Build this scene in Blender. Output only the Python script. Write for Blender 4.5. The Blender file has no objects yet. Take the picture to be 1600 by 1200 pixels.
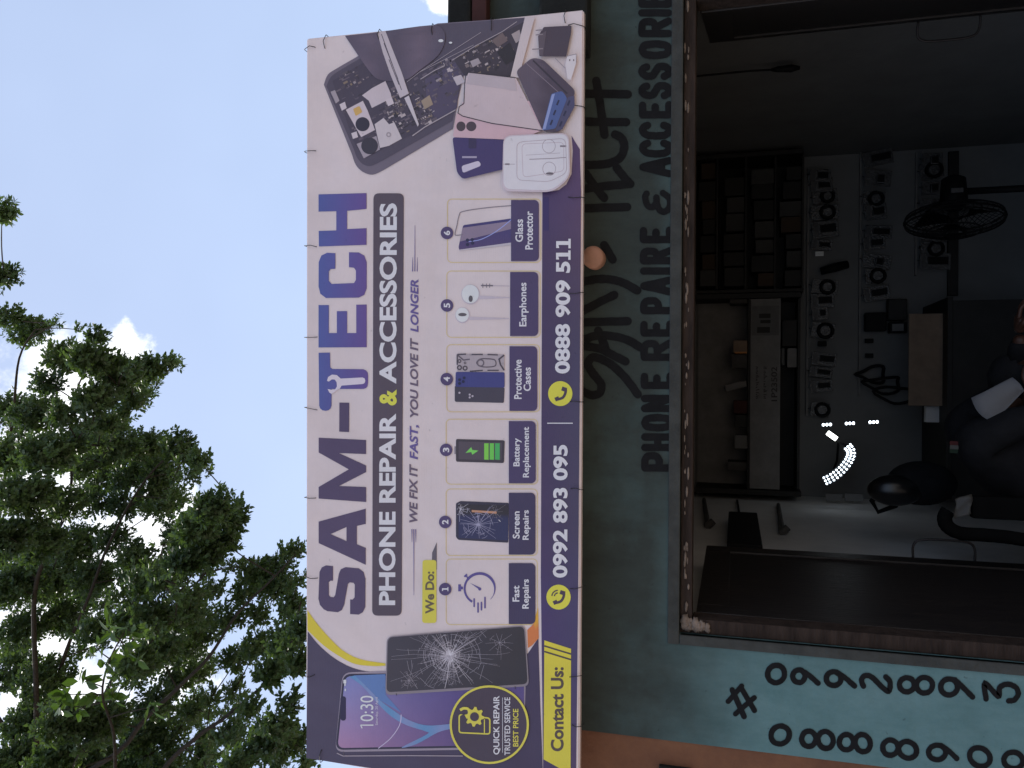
import bpy, bmesh, math, random
from mathutils import Vector, Matrix, Quaternion
from mathutils.geometry import tessellate_polygon
rad = math.radians
S = bpy.context.scene
COL = S.collection

# ------------------------------------------------------------------ camera
# The photograph was taken with the phone on its side: world up points to picture left.
F = 1260.0; TH = rad(15.48); RO = rad(0.39); D = 2.5
FWD = Vector((0, math.cos(TH), math.sin(TH)))
BUP = Vector((0, -math.sin(TH), math.cos(TH)))
XC = Vector((1, 0, 0)) * math.cos(RO) + BUP * math.sin(RO)
YC = BUP * math.cos(RO) - Vector((1, 0, 0)) * math.sin(RO)
cam = bpy.data.cameras.new('camera'); camo = bpy.data.objects.new('camera', cam); COL.objects.link(camo)
cam.sensor_width = 36; cam.lens = F / 1600 * 36; cam.clip_start = 0.05; cam.clip_end = 2000
rx, uy, bk = -YC, XC, -FWD
camo.matrix_world = Matrix(((rx.x, uy.x, bk.x, 0), (rx.y, uy.y, bk.y, 0), (rx.z, uy.z, bk.z, 0), (0, 0, 0, 1)))
S.camera = camo

# ------------------------------------------------------------------ sky, sun, exposure
SUN_EL, SUN_AZ = rad(66), rad(-62)          # azimuth measured from +Y (behind the shop) towards +X
w = bpy.data.worlds.new('World'); S.world = w; w.use_nodes = True
nt = w.node_tree; N = nt.nodes; L = nt.links
for n in list(N): N.remove(n)
out = N.new('ShaderNodeOutputWorld'); bg = N.new('ShaderNodeBackground')
sky = N.new('ShaderNodeTexSky'); sky.sky_type = 'NISHITA'; sky.sun_disc = False
sky.sun_elevation = SUN_EL; sky.sun_rotation = SUN_AZ
sky.air_density = 1.0; sky.dust_density = 1.6; sky.ozone_density = 1.3
bg.inputs['Strength'].default_value = 0.132
SKYN = (N, L, sky, bg, out)
sun = bpy.data.lights.new('sun', 'SUN'); suno = bpy.data.objects.new('sun', sun); COL.objects.link(suno)
sun.energy = 4.0; sun.angle = rad(0.5); sun.color = (1, 0.95, 0.87)
sd = Vector((math.sin(SUN_AZ) * math.cos(SUN_EL), math.cos(SUN_AZ) * math.cos(SUN_EL), math.sin(SUN_EL)))
suno.rotation_mode = 'QUATERNION'; suno.rotation_quaternion = sd.to_track_quat('Z', 'Y')
S.view_settings.view_transform = 'Standard'; S.view_settings.look = 'None'
S.view_settings.exposure = 0.0; S.view_settings.gamma = 1
S.render.engine = 'CYCLES'
S.cycles.max_bounces = 10; S.cycles.diffuse_bounces = 6; S.cycles.transparent_max_bounces = 12

def ray(px, py):
    return FWD * F + XC * ((1200 - py) - 600) + YC * (800 - px)
def P(px, py, y):
    """point of the place, y metres in front of the lens, seen at photo pixel px,py"""
    d = ray(px, py); return d * (y / d.y)

# clouds: real directions in the sky, broken up by noise
def world_clouds():
    N, L, sky, bg, out = SKYN
    tc = N.new('ShaderNodeTexCoord')
    nz = N.new('ShaderNodeTexNoise'); nz.inputs['Scale'].default_value = 8.5; nz.inputs['Detail'].default_value = 9; nz.inputs['Roughness'].default_value = 0.66
    L.new(tc.outputs['Generated'], nz.inputs['Vector'])
    total = None
    wn = N.new('ShaderNodeTexNoise'); wn.inputs['Scale'].default_value = 7; wn.inputs['Detail'].default_value = 7; wn.inputs['Roughness'].default_value = .6
    L.new(tc.outputs['Generated'], wn.inputs['Vector'])
    ws = N.new('ShaderNodeVectorMath'); ws.operation = 'SUBTRACT'; ws.inputs[1].default_value = (.5, .5, .5); L.new(wn.outputs['Color'], ws.inputs[0])
    wk = N.new('ShaderNodeVectorMath'); wk.operation = 'SCALE'; wk.inputs['Scale'].default_value = .22; L.new(ws.outputs[0], wk.inputs[0])
    wa = N.new('ShaderNodeVectorMath'); wa.operation = 'ADD'; L.new(tc.outputs['Generated'], wa.inputs[0]); L.new(wk.outputs[0], wa.inputs[1])
    blobs = [((60, 590), .985, .10), ((195, 540), .985, .042), ((50, 760), .98, .12), ((130, 900), .98, .15), ((235, 850), .985, .10),
             ((690, -10), .985, .045), ((100, 1060), .98, .12), ((270, 1010), .985, .06)]
    for (px, py), _, size in blobs:
        d = ray(px, py).normalized()
        vm = N.new('ShaderNodeVectorMath'); vm.operation = 'DISTANCE'; vm.inputs[1].default_value = d
        nm = N.new('ShaderNodeVectorMath'); nm.operation = 'NORMALIZE'
        L.new(wa.outputs[0], nm.inputs[0]); L.new(nm.outputs[0], vm.inputs[0])
        mr = N.new('ShaderNodeMapRange'); mr.interpolation_type = 'SMOOTHSTEP'
        mr.inputs['From Min'].default_value = size * 1.3; mr.inputs['From Max'].default_value = 0
        mr.inputs['To Min'].default_value = 0; mr.inputs['To Max'].default_value = 0.55
        L.new(vm.outputs['Value'], mr.inputs['Value'])
        if total is None: total = mr.outputs[0]
        else:
            mx = N.new('ShaderNodeMath'); mx.operation = 'MAXIMUM'
            L.new(total, mx.inputs[0]); L.new(mr.outputs[0], mx.inputs[1]); total = mx.outputs[0]
    ad = N.new('ShaderNodeMath'); ad.operation = 'ADD'; L.new(total, ad.inputs[0]); L.new(nz.outputs['Fac'], ad.inputs[1])
    cr = N.new('ShaderNodeMapRange'); cr.interpolation_type = 'SMOOTHSTEP'
    cr.inputs['From Min'].default_value = 0.70; cr.inputs['From Max'].default_value = 1.02
    L.new(ad.outputs[0], cr.inputs['Value'])
    # thin high veil everywhere
    nz2 = N.new('ShaderNodeTexNoise'); nz2.inputs['Scale'].default_value = 1.6; nz2.inputs['Detail'].default_value = 4
    L.new(tc.outputs['Generated'], nz2.inputs['Vector'])
    mv = N.new('ShaderNodeMapRange'); mv.inputs['From Min'].default_value = .3; mv.inputs['From Max'].default_value = .75
    mv.inputs['To Min'].default_value = .30; mv.inputs['To Max'].default_value = .46; L.new(nz2.outputs['Fac'], mv.inputs['Value'])
    veil = N.new('ShaderNodeMixRGB'); veil.inputs['Color2'].default_value = (7.7, 9.2, 12.4, 1)
    L.new(mv.outputs[0], veil.inputs['Fac']); L.new(sky.outputs[0], veil.inputs['Color1'])
    mix = N.new('ShaderNodeMixRGB'); mix.inputs['Color2'].default_value = (11.5, 11.6, 11.9, 1)
    L.new(cr.outputs[0], mix.inputs['Fac']); L.new(veil.outputs[0], mix.inputs['Color1'])
    L.new(mix.outputs[0], bg.inputs['Color']); L.new(bg.outputs[0], out.inputs['Surface'])
world_clouds()

# ------------------------------------------------------------------ helpers
def lin(c):
    return tuple(((x / 255) / 12.92 if x / 255 <= .04045 else ((x / 255 + .055) / 1.055) ** 2.4) for x in c)

def mat(name, col, rough=.7, var=.12, scale=8, bump=0.0, bscale=60, spec=.3, metal=0.0, col2=None, stretch=None, emit=None, estr=0, trans=0):
    m = bpy.data.materials.new(name); m.use_nodes = True
    n = m.node_tree.nodes; l = m.node_tree.links; b = n['Principled BSDF']
    b.inputs['Roughness'].default_value = rough; b.inputs['Specular IOR Level'].default_value = spec; b.inputs['Metallic'].default_value = metal
    tc = n.new('ShaderNodeTexCoord'); mp = n.new('ShaderNodeMapping'); l.new(tc.outputs['Object'], mp.inputs['Vector'])
    if stretch: mp.inputs['Scale'].default_value = stretch
    nz = n.new('ShaderNodeTexNoise'); nz.inputs['Scale'].default_value = scale; nz.inputs['Detail'].default_value = 8; nz.inputs['Roughness'].default_value = .65
    l.new(mp.outputs[0], nz.inputs['Vector'])
    rp = n.new('ShaderNodeValToRGB'); rp.color_ramp.elements[0].position = .3; rp.color_ramp.elements[1].position = .7
    c2 = col2 or tuple(x * (1 + var) for x in col)
    c1 = col if col2 else tuple(x * (1 - var) for x in col)
    rp.color_ramp.elements[0].color = (*c1, 1); rp.color_ramp.elements[1].color = (*[min(1, x) for x in c2], 1)
    l.new(nz.outputs['Fac'], rp.inputs['Fac']); l.new(rp.outputs[0], b.inputs['Base Color'])
    if bump:
        n2 = n.new('ShaderNodeTexNoise'); n2.inputs['Scale'].default_value = bscale; n2.inputs['Detail'].default_value = 6
        l.new(mp.outputs[0], n2.inputs['Vector'])
        bp = n.new('ShaderNodeBump'); bp.inputs['Strength'].default_value = bump; bp.inputs['Distance'].default_value = .01
        l.new(n2.outputs['Fac'], bp.inputs['Height']); l.new(bp.outputs[0], b.inputs['Normal'])
    if emit:
        b.inputs['Emission Color'].default_value = (*emit, 1); b.inputs['Emission Strength'].default_value = estr
    return m

def tag(o, label, cat, group=None, kind=None):
    o['label'] = label; o['category'] = cat
    if group: o['group'] = group
    if kind: o['kind'] = kind
    return o
def thing(name, label, cat, loc=(0, 0, 0), group=None):
    o = bpy.data.objects.new(name, None); COL.objects.link(o); o.location = loc; o.empty_display_size = .1
    return tag(o, label, cat, group)
def link(name, me, m=None, parent=None):
    o = bpy.data.objects.new(name, me); COL.objects.link(o)
    if m is not None:
        for q in (m if isinstance(m, (list, tuple)) else [m]): me.materials.append(q)
    if parent:
        o.parent = parent
        p = Vector((0, 0, 0)); q = parent
        while q: p += q.location; q = q.parent
        me.transform(Matrix.Translation(-p))           # meshes are written in world metres
    return o
def obj(name, bm, m, parent=None, smooth=False):
    me = bpy.data.meshes.new(name); bm.to_mesh(me); bm.free()
    if smooth:
        for p in me.polygons: p.use_smooth = True
    return link(name, me, m, parent)
def root_mesh(o):
    """put a top-level mesh's origin at its own base"""
    me = o.data; xs = [v.co for v in me.vertices]
    if not xs: return o
    lo = Vector([min(v[i] for v in xs) for i in range(3)]); hi = Vector([max(v[i] for v in xs) for i in range(3)])
    c = Vector(((lo.x + hi.x) / 2, (lo.y + hi.y) / 2, lo.z)); me.transform(Matrix.Translation(-c)); o.location = c
    return o
def box(bm, lo, hi, bev=0, mi=0):
    lo = Vector(lo); hi = Vector(hi)
    r = bmesh.ops.create_cube(bm, size=1)
    vs = r['verts']; bmesh.ops.scale(bm, vec=hi - lo, verts=vs); bmesh.ops.translate(bm, vec=(lo + hi) / 2, verts=vs)
    fs = {f for v in vs for f in v.link_faces}
    for f in fs: f.material_index = mi
    if bev:
        es = list({e for v in vs for e in v.link_edges})
        bmesh.ops.bevel(bm, geom=es, offset=bev, segments=2, affect='EDGES', profile=.6)
    return vs
def tube(bm, pts, r, seg=8, cap=True):
    pts = [Vector(p) for p in pts]; n = len(pts)
    rs = r if isinstance(r, (list, tuple)) else [r] * n
    rings = []; ref = None
    for i, p in enumerate(pts):
        t = (pts[min(i + 1, n - 1)] - pts[max(i - 1, 0)])
        if t.length < 1e-9: t = Vector((0, 0, 1))
        t.normalize()
        if ref is None: ref = t.orthogonal().normalized()
        else: ref = (ref - t * ref.dot(t)); ref = ref.normalized() if ref.length > 1e-6 else t.orthogonal().normalized()
        b = t.cross(ref)
        rings.append([bm.verts.new(p + (ref * math.cos(a) + b * math.sin(a)) * rs[i]) for a in [2 * math.pi * k / seg for k in range(seg)]])
    for A, B in zip(rings, rings[1:]):
        for k in range(seg): bm.faces.new((A[k], A[(k + 1) % seg], B[(k + 1) % seg], B[k]))
    if cap:
        bm.faces.new(rings[0][::-1]); bm.faces.new(rings[-1])
def ball(bm, c, r, sc=(1, 1, 1), u=16, v=10):
    rr = bmesh.ops.create_uvsphere(bm, u_segments=u, v_segments=v, radius=r)
    bmesh.ops.scale(bm, vec=sc, verts=rr['verts']); bmesh.ops.translate(bm, vec=c, verts=rr['verts'])
    return rr['verts']

# ------------------------------------------------------------------ flat print / paint on a vertical plane y = const
def zf(ox, oy, s):
    return lambda pts: [(ox + x / s, oy + y / s) for x, y in pts]
Z1 = zf(470, 0, 3.5556); Z2 = zf(470, 290, 3.429); Z3 = zf(470, 620, 3.3333); Z4 = zf(470, 900, 3.5556)
ZW = zf(860, 360, 2.857); ZV = zf(860, 0, 3.0); ZN = zf(1120, 1030, 6.6667); ZM = zf(1360, 1030, 6.6667)
ZS = zf(480, 840, 8.575); ZT = zf(480, 540, 8.0); ZC = zf(700, 860, 8.57); ZU = zf(840, 900, 4.0)

INKN = 0
class Print:
    """flat ink shapes in photo pixels, laid on plane y; layers 0.5 mm apart"""
    def __init__(self, y): self.y = y; self.v = []; self.f = []; self.c = []; self.lay = 1; self.sh = 0
    def pt(self, x, y): return P(x, y, self.y - .0005 * (self.lay + self.sh) - self.eps)
    def tri(self, pts2, tris, col):
        global INKN
        INKN += 1; self.eps = (INKN % 97) * 5e-6     # overlapping inks never share a plane
        b = len(self.v)
        for x, y in pts2: self.v.append(self.pt(x, y)); self.c.append(col((x, y)) if callable(col) else col)
        for t in tris: self.f.append([b + i for i in t])
    def poly(self, pts, col, holes=(), lay=None, split=0):
        if lay is not None: self.lay = lay
        loops = [[Vector((x, y, 0)) for x, y in q] for q in [pts, *holes]]
        flat = [p for q in [pts, *holes] for p in q]
        tris = tessellate_polygon(loops)
        if split:
            t3 = [[flat[i] for i in t] for t in tris]
            for _ in range(split):
                nx = []
                for a, b, c in t3:
                    ab = ((a[0] + b[0]) / 2, (a[1] + b[1]) / 2); bc = ((b[0] + c[0]) / 2, (b[1] + c[1]) / 2); ca = ((a[0] + c[0]) / 2, (a[1] + c[1]) / 2)
                    nx += [[a, ab, ca], [ab, b, bc], [ca, bc, c], [ab, bc, ca]]
                t3 = nx
            self.tri([q for t in t3 for q in t], [(3 * i, 3 * i + 1, 3 * i + 2) for i in range(len(t3))], col)
        else: self.tri(flat, tris, col)
    def rect(self, x0, x1, y0, y1, col, r=0, lay=None, split=0):
        self.poly(rr(x0, x1, y0, y1, r), col, lay=lay, split=split)
    def ell(self, cx, cy, ra, rb, col, lay=None, hole=None, n=32):
        o = [(cx + ra * math.cos(2 * math.pi * k / n), cy + rb * math.sin(2 * math.pi * k / n)) for k in range(n)]
        if hole:
            h = [(cx + ra * hole * math.cos(2 * math.pi * k / n), cy + rb * hole * math.sin(2 * math.pi * k / n)) for k in range(n)]
            if lay is not None: self.lay = lay
            self.tri(o + h, [t for k in range(n) for t in ((k, (k + 1) % n, n + k), ((k + 1) % n, n + (k + 1) % n, n + k))], col)
        else: self.poly(o, col, lay=lay)
    def stroke(self, pts, wd, col, lay=None, closed=False, caps=False, jit=0, rnd=None):
        if lay is not None: self.lay = lay
        pts = [Vector(p) for p in pts]; n = len(pts)
        ws = wd if isinstance(wd, (list, tuple)) else [wd] * n
        Lp = []; Rp = []
        for i, p in enumerate(pts):
            a = pts[i - 1] if (i or closed) else p; b = pts[(i + 1) % n] if (i < n - 1 or closed) else p
            t1 = (p - a); t2 = (b - p)
            t1 = t1.normalized() if t1.length > 1e-9 else t2.normalized(); t2 = t2.normalized() if t2.length > 1e-9 else t1
            t = t1 + t2; t = t.normalized() if t.length > 1e-6 else t1
            nn = Vector((-t.y, t.x)); k = 1 / max(.5, abs(nn.dot(Vector((-t1.y, t1.x)))))
            q = ws[i] / 2 * k
            j1 = (rnd.uniform(-jit, jit) if jit else 0); j2 = (rnd.uniform(-jit, jit) if jit else 0)
            Lp.append(p + nn * (q + j1)); Rp.append(p - nn * (q + j2))
        allp = [(v.x, v.y) for v in Lp + Rp]; T = []
        for i in range(n if closed else n - 1):
            j = (i + 1) % n; T += [(i, j, n + i), (j, n + j, n + i)]
        self.tri(allp, T, col)
        if caps:
            self.ell(pts[0].x, pts[0].y, ws[0] / 2, ws[0] / 2, col, n=14); self.ell(pts[-1].x, pts[-1].y, ws[-1] / 2, ws[-1] / 2, col, n=14)
    def text(self, s, x0, x1, ystart, yend, col, off=.02, lay=None, shear=0, x0b=None, x1b=None):
        """capital tops at x0, foot at x1 (photo x); reads from photo y ystart up to yend"""
        if lay is not None: self.lay = lay
        c = bpy.data.curves.new('t', 'FONT'); c.body = s; c.offset = off; c.resolution_u = 4; c.shear = shear
        o = bpy.data.objects.new('t', c); COL.objects.link(o)
        me = o.to_mesh(); vs = [v.co.copy() for v in me.vertices]; fs = [list(p.vertices) for p in me.polygons]
        o.to_mesh_clear(); bpy.data.objects.remove(o); bpy.data.curves.remove(c)
        a0 = min(v.x for v in vs); a1 = max(v.x for v in vs); b0 = min(v.y for v in vs); b1 = max(v.y for v in vs)
        pts = []
        for v in vs:
            f = (v.x - a0) / (a1 - a0); g = (v.y - b0) / (b1 - b0)
            xa = x0 + ((x0b if x0b is not None else x0) - x0) * f; xb = x1 + ((x1b if x1b is not None else x1) - x1) * f
            pts.append((xb + (xa - xb) * g, ystart + (yend - ystart) * f))
        self.tri(pts, fs, col)
    def build(self, name, m, parent):
        me = bpy.data.meshes.new(name); me.from_pydata([tuple(v) for v in self.v], [], self.f); me.update()
        ca = me.color_attributes.new('ink', 'FLOAT_COLOR', 'POINT')
        for i, c in enumerate(self.c): ca.data[i].color = (*c, 1)
        # face the street
        bm = bmesh.new(); bm.from_mesh(me)
        for f in bm.faces:
            f.normal_update()
            if f.normal.y > 0: f.normal_flip()
        bm.to_mesh(me); bm.free()
        return link(name, me, m, parent)
def rr(x0, x1, y0, y1, r=0):
    if r <= 0: return [(x0, y0), (x1, y0), (x1, y1), (x0, y1)]
    o = []
    for cx, cy, a in ((x1 - r, y0 + r, -90), (x1 - r, y1 - r, 0), (x0 + r, y1 - r, 90), (x0 + r, y0 + r, 180)):
        for k in range(6): t = rad(a + 18 * k); o.append((cx + r * math.cos(t), cy + r * math.sin(t)))
    return o
def smooth(pts, n=6, closed=False):
    pts = [Vector(p) for p in pts]; m = len(pts); o = []
    for i in range(m if closed else m - 1):
        p0 = pts[(i - 1) % m] if (i or closed) else pts[0]; p1 = pts[i]; p2 = pts[(i + 1) % m]
        p3 = pts[(i + 2) % m] if (i + 2 < m or closed) else pts[-1]
        for k in range(n):
            t = k / n
            o.append(.5 * ((2 * p1) + (p2 - p0) * t + (2 * p0 - 5 * p1 + 4 * p2 - p3) * t * t + (3 * p1 - p0 - 3 * p2 + p3) * t ** 3))
    if not closed: o.append(pts[-1])
    return [tuple(v) for v in o]
GAIN = 1.55
def ink(r, g, b): return tuple(min(.82, x * GAIN * .93 + .014) for x in lin((r, g, b)))     # lifts dark inks so the lens haze sits in their colour
# ------------------------------------------------------------------ materials
def vinyl():
    m = bpy.data.materials.new('printed_vinyl'); m.use_nodes = True
    n = m.node_tree.nodes; l = m.node_tree.links; b = n['Principled BSDF']
    at = n.new('ShaderNodeAttribute'); at.attribute_name = 'ink'
    tc = n.new('ShaderNodeTexCoord')
    nz = n.new('ShaderNodeTexNoise'); nz.inputs['Scale'].default_value = 3.5; nz.inputs['Detail'].default_value = 9; nz.inputs['Roughness'].default_value = .7
    l.new(tc.outputs['Object'], nz.inputs['Vector'])
    mr = n.new('ShaderNodeMapRange'); mr.inputs['From Min'].default_value = .3; mr.inputs['From Max'].default_value = .7
    mr.inputs['To Min'].default_value = .90; mr.inputs['To Max'].default_value = 1.06; l.new(nz.outputs['Fac'], mr.inputs['Value'])
    # small grime specks
    n3 = n.new('ShaderNodeTexNoise'); n3.inputs['Scale'].default_value = 38; n3.inputs['Detail'].default_value = 3; l.new(tc.outputs['Object'], n3.inputs['Vector'])
    m3 = n.new('ShaderNodeMapRange'); m3.inputs['From Min'].default_value = .70; m3.inputs['From Max'].default_value = .80
    m3.inputs['To Min'].default_value = 1; m3.inputs['To Max'].default_value = .72; l.new(n3.outputs['Fac'], m3.inputs['Value'])
    mu = n.new('ShaderNodeMath'); mu.operation = 'MULTIPLY'; l.new(mr.outputs[0], mu.inputs[0]); l.new(m3.outputs[0], mu.inputs[1])
    mx = n.new('ShaderNodeMixRGB'); mx.blend_type = 'MULTIPLY'; mx.inputs['Fac'].default_value = 1
    l.new(at.outputs['Color'], mx.inputs['Color1']); l.new(mu.outputs[0], mx.inputs['Color2']); l.new(mx.outputs[0], b.inputs['Base Color'])
    b.inputs['Roughness'].default_value = .42; b.inputs['Specular IOR Level'].default_value = .35
    wv = n.new('ShaderNodeTexWave'); wv.bands_direction = 'Z'; wv.inputs['Scale'].default_value = 55; wv.inputs['Distortion'].default_value = .6
    l.new(tc.outputs['Object'], wv.inputs['Vector'])
    n2 = n.new('ShaderNodeTexNoise'); n2.inputs['Scale'].default_value = 2.2; n2.inputs['Detail'].default_value = 3
    mp = n.new('ShaderNodeMapping'); mp.inputs['Scale'].default_value = (1.6, 1, .8); l.new(tc.outputs['Object'], mp.inputs['Vector']); l.new(mp.outputs[0], n2.inputs['Vector'])
    b1 = n.new('ShaderNodeBump'); b1.inputs['Strength'].default_value = .10; b1.inputs['Distance'].default_value = .004; l.new(wv.outputs['Fac'], b1.inputs['Height'])
    b2 = n.new('ShaderNodeBump'); b2.inputs['Strength'].default_value = .55; b2.inputs['Distance'].default_value = .07
    l.new(n2.outputs['Fac'], b2.inputs['Height']); l.new(b1.outputs[0], b2.inputs['Normal']); l.new(b2.outputs[0], b.inputs['Normal'])
    return m
VIN = vinyl()
M = dict(
    wire=mat('tie_wire', (.05, .045, .045), .5, metal=.6),
    steel=mat('frame_steel', (.12, .11, .11), .5, metal=.5),
    black=mat('brushed_black_paint', (.009, .009, .010), .75, .35, 14, .15, 40, .15),
    wood=mat('door_frame_wood', (.018, .0125, .0105), .8, .5, 6, .5, 30, .15, stretch=(1, 6, 6), col2=(.058, .040, .032)),
    door=mat('dark_door_wood', (.012, .010, .010), .45, .4, 5, .3, 20, stretch=(8, 8, .8), col2=(.026, .021, .019)),
    mortar=mat('chipped_mortar', (.20, .155, .125), .95, .4, 30, .8, 60),
    orange=mat('orange_wall_paint', (.125, .056, .035), .85, .2, 4, .35, 50, .2, col2=(.225, .105, .055)),
    maroon=mat('maroon_board', (.055, .020, .018), .8, .3, 8),
    dark=mat('dark_timber', (.012, .013, .012), .85, .4, 10, .3),  # near-black tone for the roof, eave boards and slot
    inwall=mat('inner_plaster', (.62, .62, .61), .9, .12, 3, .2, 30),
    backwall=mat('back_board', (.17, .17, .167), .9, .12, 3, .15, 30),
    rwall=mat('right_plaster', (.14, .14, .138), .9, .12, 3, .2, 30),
    floor=mat('shop_floor', (.20, .19, .175), .9, .2, 4),
    ceil=mat('shop_ceiling', (.22, .21, .20), .9, .2, 4),
    shelf=mat('dark_shelf', (.016, .0155, .015), .6, .3, 9),
    cart=mat('grey_carton', (.19, .185, .18), .8, .2, 9),
    card=mat('brown_cardboard', (.22, .16, .115), .85, .2, 9),
    cardd=mat('dull_carton', (.07, .067, .064), .8, .3, 12),
    clear=mat('clear_packet', (.062, .062, .064), .25, .6, 40, .5, 90, .5),
    plast=mat('black_plastic', (.007, .007, .008), .6, .2, 10, 0, 60, .12),
    gloss=mat('glossy_black', (.006, .006, .007), .3, .2, 10, 0, 60, .6),
    paper=mat('white_paper', (.42, .42, .42), .8, .05, 20),
    white=mat('white_tag', (.8, .8, .78), .6, .05, 20),
    jacket=mat('black_jacket', (.009, .009, .0105), .85, .3, 20, .4, 30, .2),
    cap=mat('black_cap', (.008, .008, .009), .9, .3, 30, .3, 90, .2),
    matte=mat('matte_black', (.006, .006, .006), .95, .2, 10, 0, 60, .03),
    skin=mat('dark_skin', (.065, .029, .018), .5, .1, 15, .1, 60, .4),
    red=mat('red_patch', (.10, .025, .025), .8), green=mat('green_patch', (.03, .055, .035), .8), palep=mat('pale_patch', (.14, .14, .13), .8),
    led=mat('lit_led', (.8, .9, 1), .4, 0, emit=(.80, .90, 1), estr=5.0),
    ledbar=mat('lit_led_bar', (.9, .95, 1), .4, 0, emit=(.95, .97, .92), estr=5.0),
    bark=mat('bark', (.045, .036, .028), .95, .4, 12, .8, 40, stretch=(3, 3, .6)),
    ground=mat('dry_earth', (.34, .27, .20), .95, .2, 2, .5, 12),
    pvc=mat('clay_pipe', (.42, .22, .15), .7, .15, 20),
)
def wall_paint():
    """sea-green emulsion: grey-green above, its colour darkened for the shade under the banner; brighter lower down"""
    m = bpy.data.materials.new('sea_green_wall_paint'); m.use_nodes = True
    n = m.node_tree.nodes; l = m.node_tree.links; b = n['Principled BSDF']
    tc = n.new('ShaderNodeTexCoord'); sp = n.new('ShaderNodeSeparateXYZ'); l.new(tc.outputs['Object'], sp.inputs[0])
    nz = n.new('ShaderNodeTexNoise'); nz.inputs['Scale'].default_value = 3.2; nz.inputs['Detail'].default_value = 7; nz.inputs['Roughness'].default_value = .6
    l.new(tc.outputs['Object'], nz.inputs['Vector'])
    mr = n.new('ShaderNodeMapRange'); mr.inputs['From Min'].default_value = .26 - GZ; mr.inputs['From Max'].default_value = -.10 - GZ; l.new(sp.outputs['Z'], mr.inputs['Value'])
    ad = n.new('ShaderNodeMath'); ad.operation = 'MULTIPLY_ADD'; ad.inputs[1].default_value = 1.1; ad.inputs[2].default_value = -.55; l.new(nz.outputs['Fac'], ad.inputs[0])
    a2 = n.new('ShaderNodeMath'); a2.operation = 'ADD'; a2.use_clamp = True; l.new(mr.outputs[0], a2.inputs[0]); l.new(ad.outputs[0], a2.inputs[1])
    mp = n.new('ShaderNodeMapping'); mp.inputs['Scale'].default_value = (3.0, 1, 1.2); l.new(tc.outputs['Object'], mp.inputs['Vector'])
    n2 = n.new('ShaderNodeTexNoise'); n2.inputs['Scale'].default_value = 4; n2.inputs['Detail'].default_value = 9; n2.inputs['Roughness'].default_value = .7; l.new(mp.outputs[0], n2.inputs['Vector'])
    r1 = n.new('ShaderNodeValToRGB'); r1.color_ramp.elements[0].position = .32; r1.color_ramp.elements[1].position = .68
    r1.color_ramp.elements[0].color = (*UPPER1, 1); r1.color_ramp.elements[1].color = (*UPPER2, 1); l.new(n2.outputs['Fac'], r1.inputs['Fac'])
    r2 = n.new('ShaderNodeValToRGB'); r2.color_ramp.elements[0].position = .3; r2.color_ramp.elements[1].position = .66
    r2.color_ramp.elements[0].color = (*LOWER1, 1); r2.color_ramp.elements[1].color = (*LOWER2, 1); l.new(n2.outputs['Fac'], r2.inputs['Fac'])
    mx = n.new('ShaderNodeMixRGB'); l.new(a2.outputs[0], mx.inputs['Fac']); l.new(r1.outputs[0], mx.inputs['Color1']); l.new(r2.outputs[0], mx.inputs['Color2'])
    n4 = n.new('ShaderNodeTexNoise'); n4.inputs['Scale'].default_value = 45; n4.inputs['Detail'].default_value = 3; l.new(tc.outputs['Object'], n4.inputs['Vector'])
    m4 = n.new('ShaderNodeMapRange'); m4.inputs['From Min'].default_value = .68; m4.inputs['From Max'].default_value = .76; m4.inputs['To Min'].default_value = 0; m4.inputs['To Max'].default_value = .6
    l.new(n4.outputs['Fac'], m4.inputs['Value'])
    m5 = n.new('ShaderNodeMixRGB'); m5.inputs['Color2'].default_value = (.02, .022, .02, 1); l.new(m4.outputs[0], m5.inputs['Fac']); l.new(mx.outputs[0], m5.inputs['Color1'])
    l.new(m5.outputs[0], b.inputs['Base Color']); b.inputs['Roughness'].default_value = .8; b.inputs['Specular IOR Level'].default_value = .2
    n3 = n.new('ShaderNodeTexNoise'); n3.inputs['Scale'].default_value = 28; n3.inputs['Detail'].default_value = 8; l.new(tc.outputs['Object'], n3.inputs['Vector'])
    bp = n.new('ShaderNodeBump'); bp.inputs['Strength'].default_value = .35; bp.inputs['Distance'].default_value = .012; l.new(n3.outputs['Fac'], bp.inputs['Height']); l.new(bp.outputs[0], b.inputs['Normal'])
    return m
UPPER1 = (.033, .040, .036); UPPER2 = (.047, .060, .054); LOWER1 = (.092, .182, .186); LOWER2 = (.138, .240, .246)  # upper tones carry the shade under the banner in their colour
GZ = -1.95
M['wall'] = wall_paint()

# ------------------------------------------------------------------ ground
GZ = -1.95
bm = bmesh.new()
bmesh.ops.create_grid(bm, x_segments=8, y_segments=8, size=400); bmesh.ops.translate(bm, vec=(0, 0, GZ), verts=bm.verts)
g = obj('ground', bm, M['ground']); g['kind'] = 'structure'; g['label'] = 'dry pale earth of the street in front of the shop'

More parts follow.
